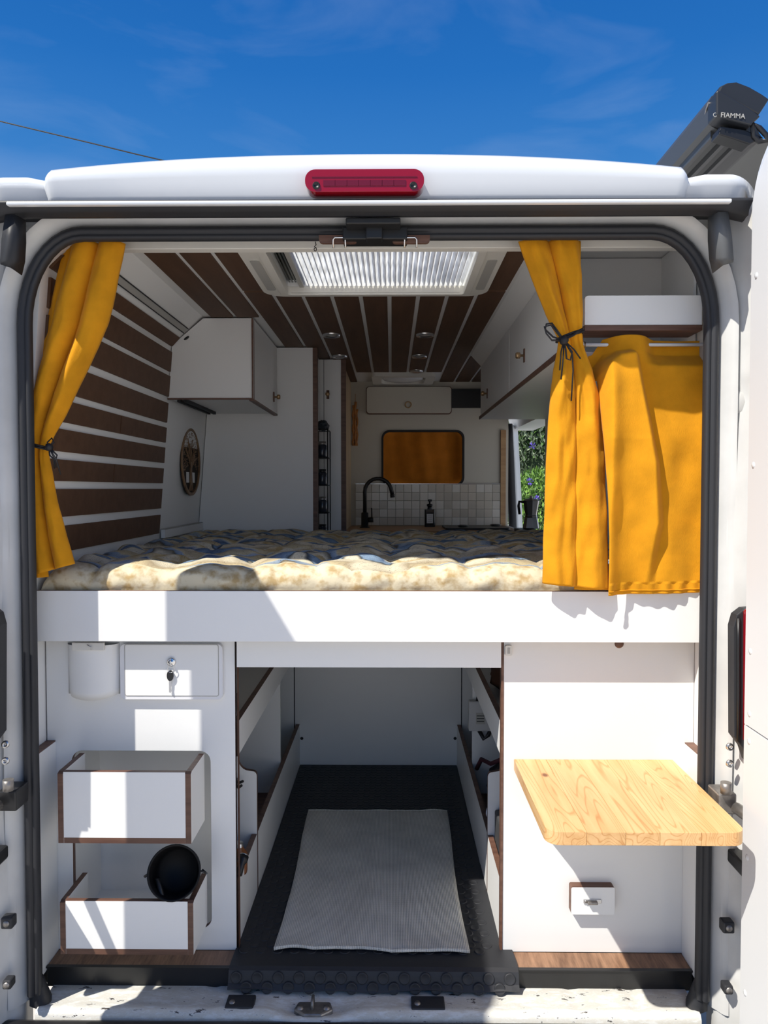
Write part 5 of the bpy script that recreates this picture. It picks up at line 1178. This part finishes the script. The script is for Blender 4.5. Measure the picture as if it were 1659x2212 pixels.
# flat curtain on the rod
fc = thing('flat_right_curtain', 'broad mustard curtain hanging flat from the rod against the right pillar', 'curtain', (0.62, Yd(1.83), W(1400, 1283, 1.83).z), 'mustard curtains of the rear opening')
def ff(u, v):
    px = lerp(lerp(1280, 1300, min(1, v*1.2)), 1524, u)
    if v > 0.12: px = lerp(lerp(1284, 1306, min(1, v*1.3)), 1522, u)
    top = 724 if px > 1310 else lerp(752, 724, max(0, (px-1288)/22))
    top += 6*abs((px-1362)/60)**2 if px < 1420 else 6
    bot = 1283-2*u
    py = lerp(top, bot, v)
    d = 1.838
    # in front of the rod only over the middle loop
    k = math.exp(-((px-1362)/46)**4); tv = max(0, min(1, (0.11-v)/0.05))
    d += tv*(0.040*(1-k)-0.006*k)
    # soft folds
    pyy = py; tp = interp([(1286, 790), (1312, 770), (1330, 758), (1362, 754), (1385, 762), (1402, 782), (1420, 800)], px)[0]
    ce_ = interp([(750, 1352), (800, 1362), (935, 1388), (1000, 1400), (1130, 1408), (1283, 1385)], pyy)[0]
    am = interp([(750, 0.050), (950, 0.052), (1050, 0.040), (1200, 0.022), (1283, 0.012)], pyy)[0]
    def ss(x): x = max(0, min(1, x)); return x*x*(3-2*x)
    f1 = am*ss((px-1290)/30+0.35)*(1-ss((px-ce_)/26))*ss((pyy-tp)/16)
    f2 = 0.013*math.exp(-((px-1308)/18)**2)*min(1, v*5)
    f3 = 0.008*sin(px*0.045)*v
    d -= f1+f2+f3
    d += 0.006*noise.noise(Vector((px*0.02, v*6, 1)))
    if v > 0.955: d += 0.0025*sin(px*0.20)
    p = W(px, py, 1.838); return Vector((p.x, Yd(d), p.z))
MB().grid(ff, 170, 240).build('curtain_cloth', MUST, fc, solid=0.0022)
pts = [ff(i/60, 0.985)+Vector((0, -0.002, 0)) for i in range(61)]
MB().tube(pts, 0.0015, 6).build('hem_seam', MUST, fc)

# ------------------------------------------------------------------ awning on the roof side
aw = thing('awning', 'black roof awning cassette with its end cap above the right roof corner', 'awning', (1.0, Yd(2.4), 2.5))
DA = 2.10
prof = [XZ(x_, y_, DA) for x_, y_ in ((1534, 264), (1534, 218), (1541, 203), (1556, 195), (1580, 193), (1606, 203), (1632, 218), (1647, 228), (1630, 258), (1640, 275), (1655, 300), (1640, 300), (1600, 296), (1560, 280))]
MB().plate(prof, (), 'y', Yd(DA)+0.012, Yd(6.2)).build('cassette', DGREY, aw)
hood = [XZ(x_, y_, DA) for x_, y_ in ((1538, 214), (1544, 201), (1558, 194), (1580, 192), (1606, 202), (1632, 217), (1648, 228), (1626, 262))]
MB().plate(hood, (), 'y', Yd(DA)-0.035, Yd(DA)+0.012).build('hood_end', ANTH, aw, bevel=0.004)
cap = [XZ(x_, y_, DA) for x_, y_ in ((1532, 266), (1532, 216), (1538, 213), (1560, 226), (1600, 250), (1626, 268), (1612, 280), (1606, 288), (1560, 276))]
cp = MB().plate(cap, (), 'y', Yd(DA)-0.045, Yd(DA)+0.012).build('end_cap', ANTH, aw, bevel=0.004)
# raised maker's lettering on the end cap
cu = bpy.data.curves.new('lettering', 'FONT'); cu.body = 'FIAMMA'; cu.size = 0.0185; cu.extrude = 0.0008
tmp = bpy.data.objects.new('lettering', cu); col.objects.link(tmp)
bpy.context.view_layer.update()
me = bpy.data.meshes.new_from_object(tmp.evaluated_get(bpy.context.evaluated_depsgraph_get())); bpy.data.objects.remove(tmp)
lt_ = bpy.data.objects.new('raised_lettering', me); col.objects.link(lt_); me.materials.clear(); me.materials.append(GREYP)
lp_ = W(1556, 253, DA-0.047); lt_.parent = cp; lt_.location = lp_-gl(cp); lt_.rotation_euler = (pi/2, radians(4), 0)
MB().tube([W(1545+4*cos(a_), 248+4*sin(a_), DA-0.046) for a_ in [0.6+4.6*i/10 for i in range(11)]], 0.0009, 6).build('raised_mark', GREYP, cp)
# underside ribs, bracket, lead bar
for (pa, pb) in (((1545, 272), (1556, 279)), ((1572, 285), (1582, 289)), ((1598, 293), (1606, 296))):
    a_, b_ = W(*pa, DA), W(*pb, DA)
    MB().box(a_.x, b_.x, Yd(DA)+0.03, Yd(6.1), b_.z-0.012, a_.z).build('rib', DGREY, aw)
MB().tube([W(1531, 222, DA-0.0), W(1526, 235, DA+0.02), W(1521, 262, DA+0.06), W(1522, 275, DA+0.08)], 0.003, 6).build('cable', STEELD, aw)
p = W(1520, 222, DA+0.02); MB().lathe([(0, 0.006), (0.007, 0.004), (0.008, 0)], 10, axisM(W(1535, 222, DA+0.03), (-1, 0, 0.2))).build('screw', ALU, aw)
q0 = W(1560, 272, DA-0.03); q1 = W(1630, 290, DA-0.03)
MB().plate([XZ(x_, y_, DA-0.03) for x_, y_ in ((1556, 272), (1610, 280), (1650, 296), (1620, 312), (1585, 300), (1552, 290))], (), 'y', Yd(DA)-0.03, Yd(DA)+0.02).build('bracket', BLK, aw, bevel=0.003)
MB().tube([W(1624, 262, DA-0.03), W(1640, 276, DA-0.04), W(1655, 292, DA-0.04), W(1657, 304, DA-0.04), W(1640, 306, DA-0.03), W(1628, 296, DA-0.03)], 0.007, 8, closed=True).build('arm_link', BLK, aw)
zfab = W(1650, 306, DA).z
m = MB(); m.add([(1.02, Yd(DA)+0.02, zfab+0.01), (3.2, Yd(DA)+0.02, zfab-0.25), (3.2, Yd(6.1), zfab-0.25), (1.02, Yd(6.1), zfab+0.01)], [(0, 1, 2, 3)])
m.build('awning_fabric', mat('awning_grey', (0.16, 0.16, 0.15), 0.8), aw, solid=0.003)

# ------------------------------------------------------------------ outside
def bush(name, label, c, r, n, cols, leaf, seed):
    rnd = random.Random(seed); t = thing(name, label, 'bush', (c[0], c[1], 0))
    for ci, cc in enumerate(cols):
        m = MB()
        for i in range(n//len(cols)):
            d = Vector((rnd.gauss(0, 1), rnd.gauss(0, 1), rnd.gauss(0, 1))).normalized()*rnd.uniform(0.88, 1.03)
            p = Vector((c[0]+d.x*r[0], c[1]+d.y*r[1], c[2]+d.z*r[2]))
            M = Matrix.Translation(p) @ Matrix.Rotation(rnd.uniform(0, 6.28), 4, 'Z') @ Matrix.Rotation(rnd.uniform(-1.2, 1.2), 4, 'X')
            L_ = leaf*rnd.uniform(0.6, 1.2)
            m.add([M @ Vector(q) for q in ((0, 0, 0), (L_*0.22, 0.004, L_*0.4), (0, 0, L_), (-L_*0.22, 0.004, L_*0.4))], [(0, 1, 2), (0, 2, 3)])
        m.build('foliage', cc, t, kind='stuff')
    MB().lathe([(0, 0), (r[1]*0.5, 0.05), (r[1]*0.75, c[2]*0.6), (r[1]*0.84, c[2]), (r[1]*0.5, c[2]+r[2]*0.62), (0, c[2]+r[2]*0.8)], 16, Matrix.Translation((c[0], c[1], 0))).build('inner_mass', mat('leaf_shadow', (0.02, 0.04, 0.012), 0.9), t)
    return t
gA = mat('leaf_bright', (0.20, 0.36, 0.06), 0.5); gB = mat('leaf_mid', (0.09, 0.19, 0.04), 0.5); gC = mat('leaf_grey', (0.30, 0.37, 0.24), 0.5)
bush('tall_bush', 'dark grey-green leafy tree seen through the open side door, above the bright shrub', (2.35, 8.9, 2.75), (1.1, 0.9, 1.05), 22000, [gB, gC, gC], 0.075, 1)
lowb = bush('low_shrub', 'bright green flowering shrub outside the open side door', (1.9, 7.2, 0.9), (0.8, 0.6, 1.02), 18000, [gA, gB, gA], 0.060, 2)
pf = mat('purple_petal', (0.16, 0.10, 0.55), 0.6)
for (px, py) in ((1150, 963), (1145, 1040), (1160, 1078)):
    p = W(px, py, 8.22); m = MB()
    for i in range(26):
        d = Vector((random.gauss(0, 1), random.gauss(0, 1), random.gauss(0, 1))).normalized()
        M = axisM(p+d*0.012, d); m.add([M @ Vector(q) for q in ((0, 0, 0), (0.010, 0, 0.022), (0, 0.003, 0.038), (-0.010, 0, 0.022))], [(0, 1, 2, 3)])
    m.build('flower', pf, lowb)
o = MB().tube([W(lerp(-2600, 3000, i/60), interp([(-2600, -200), (-1200, 10), (-150, 222), (0, 262), (180, 305), (355, 348), (620, 404), (1600, 560), (3000, 700)], lerp(-2600, 3000, i/60))[0], 14.0) for i in range(61)], 0.012, 6).build('overhead_cable', BLK); props(o, 'thin dark overhead cable crossing the sky at upper left', 'cable')
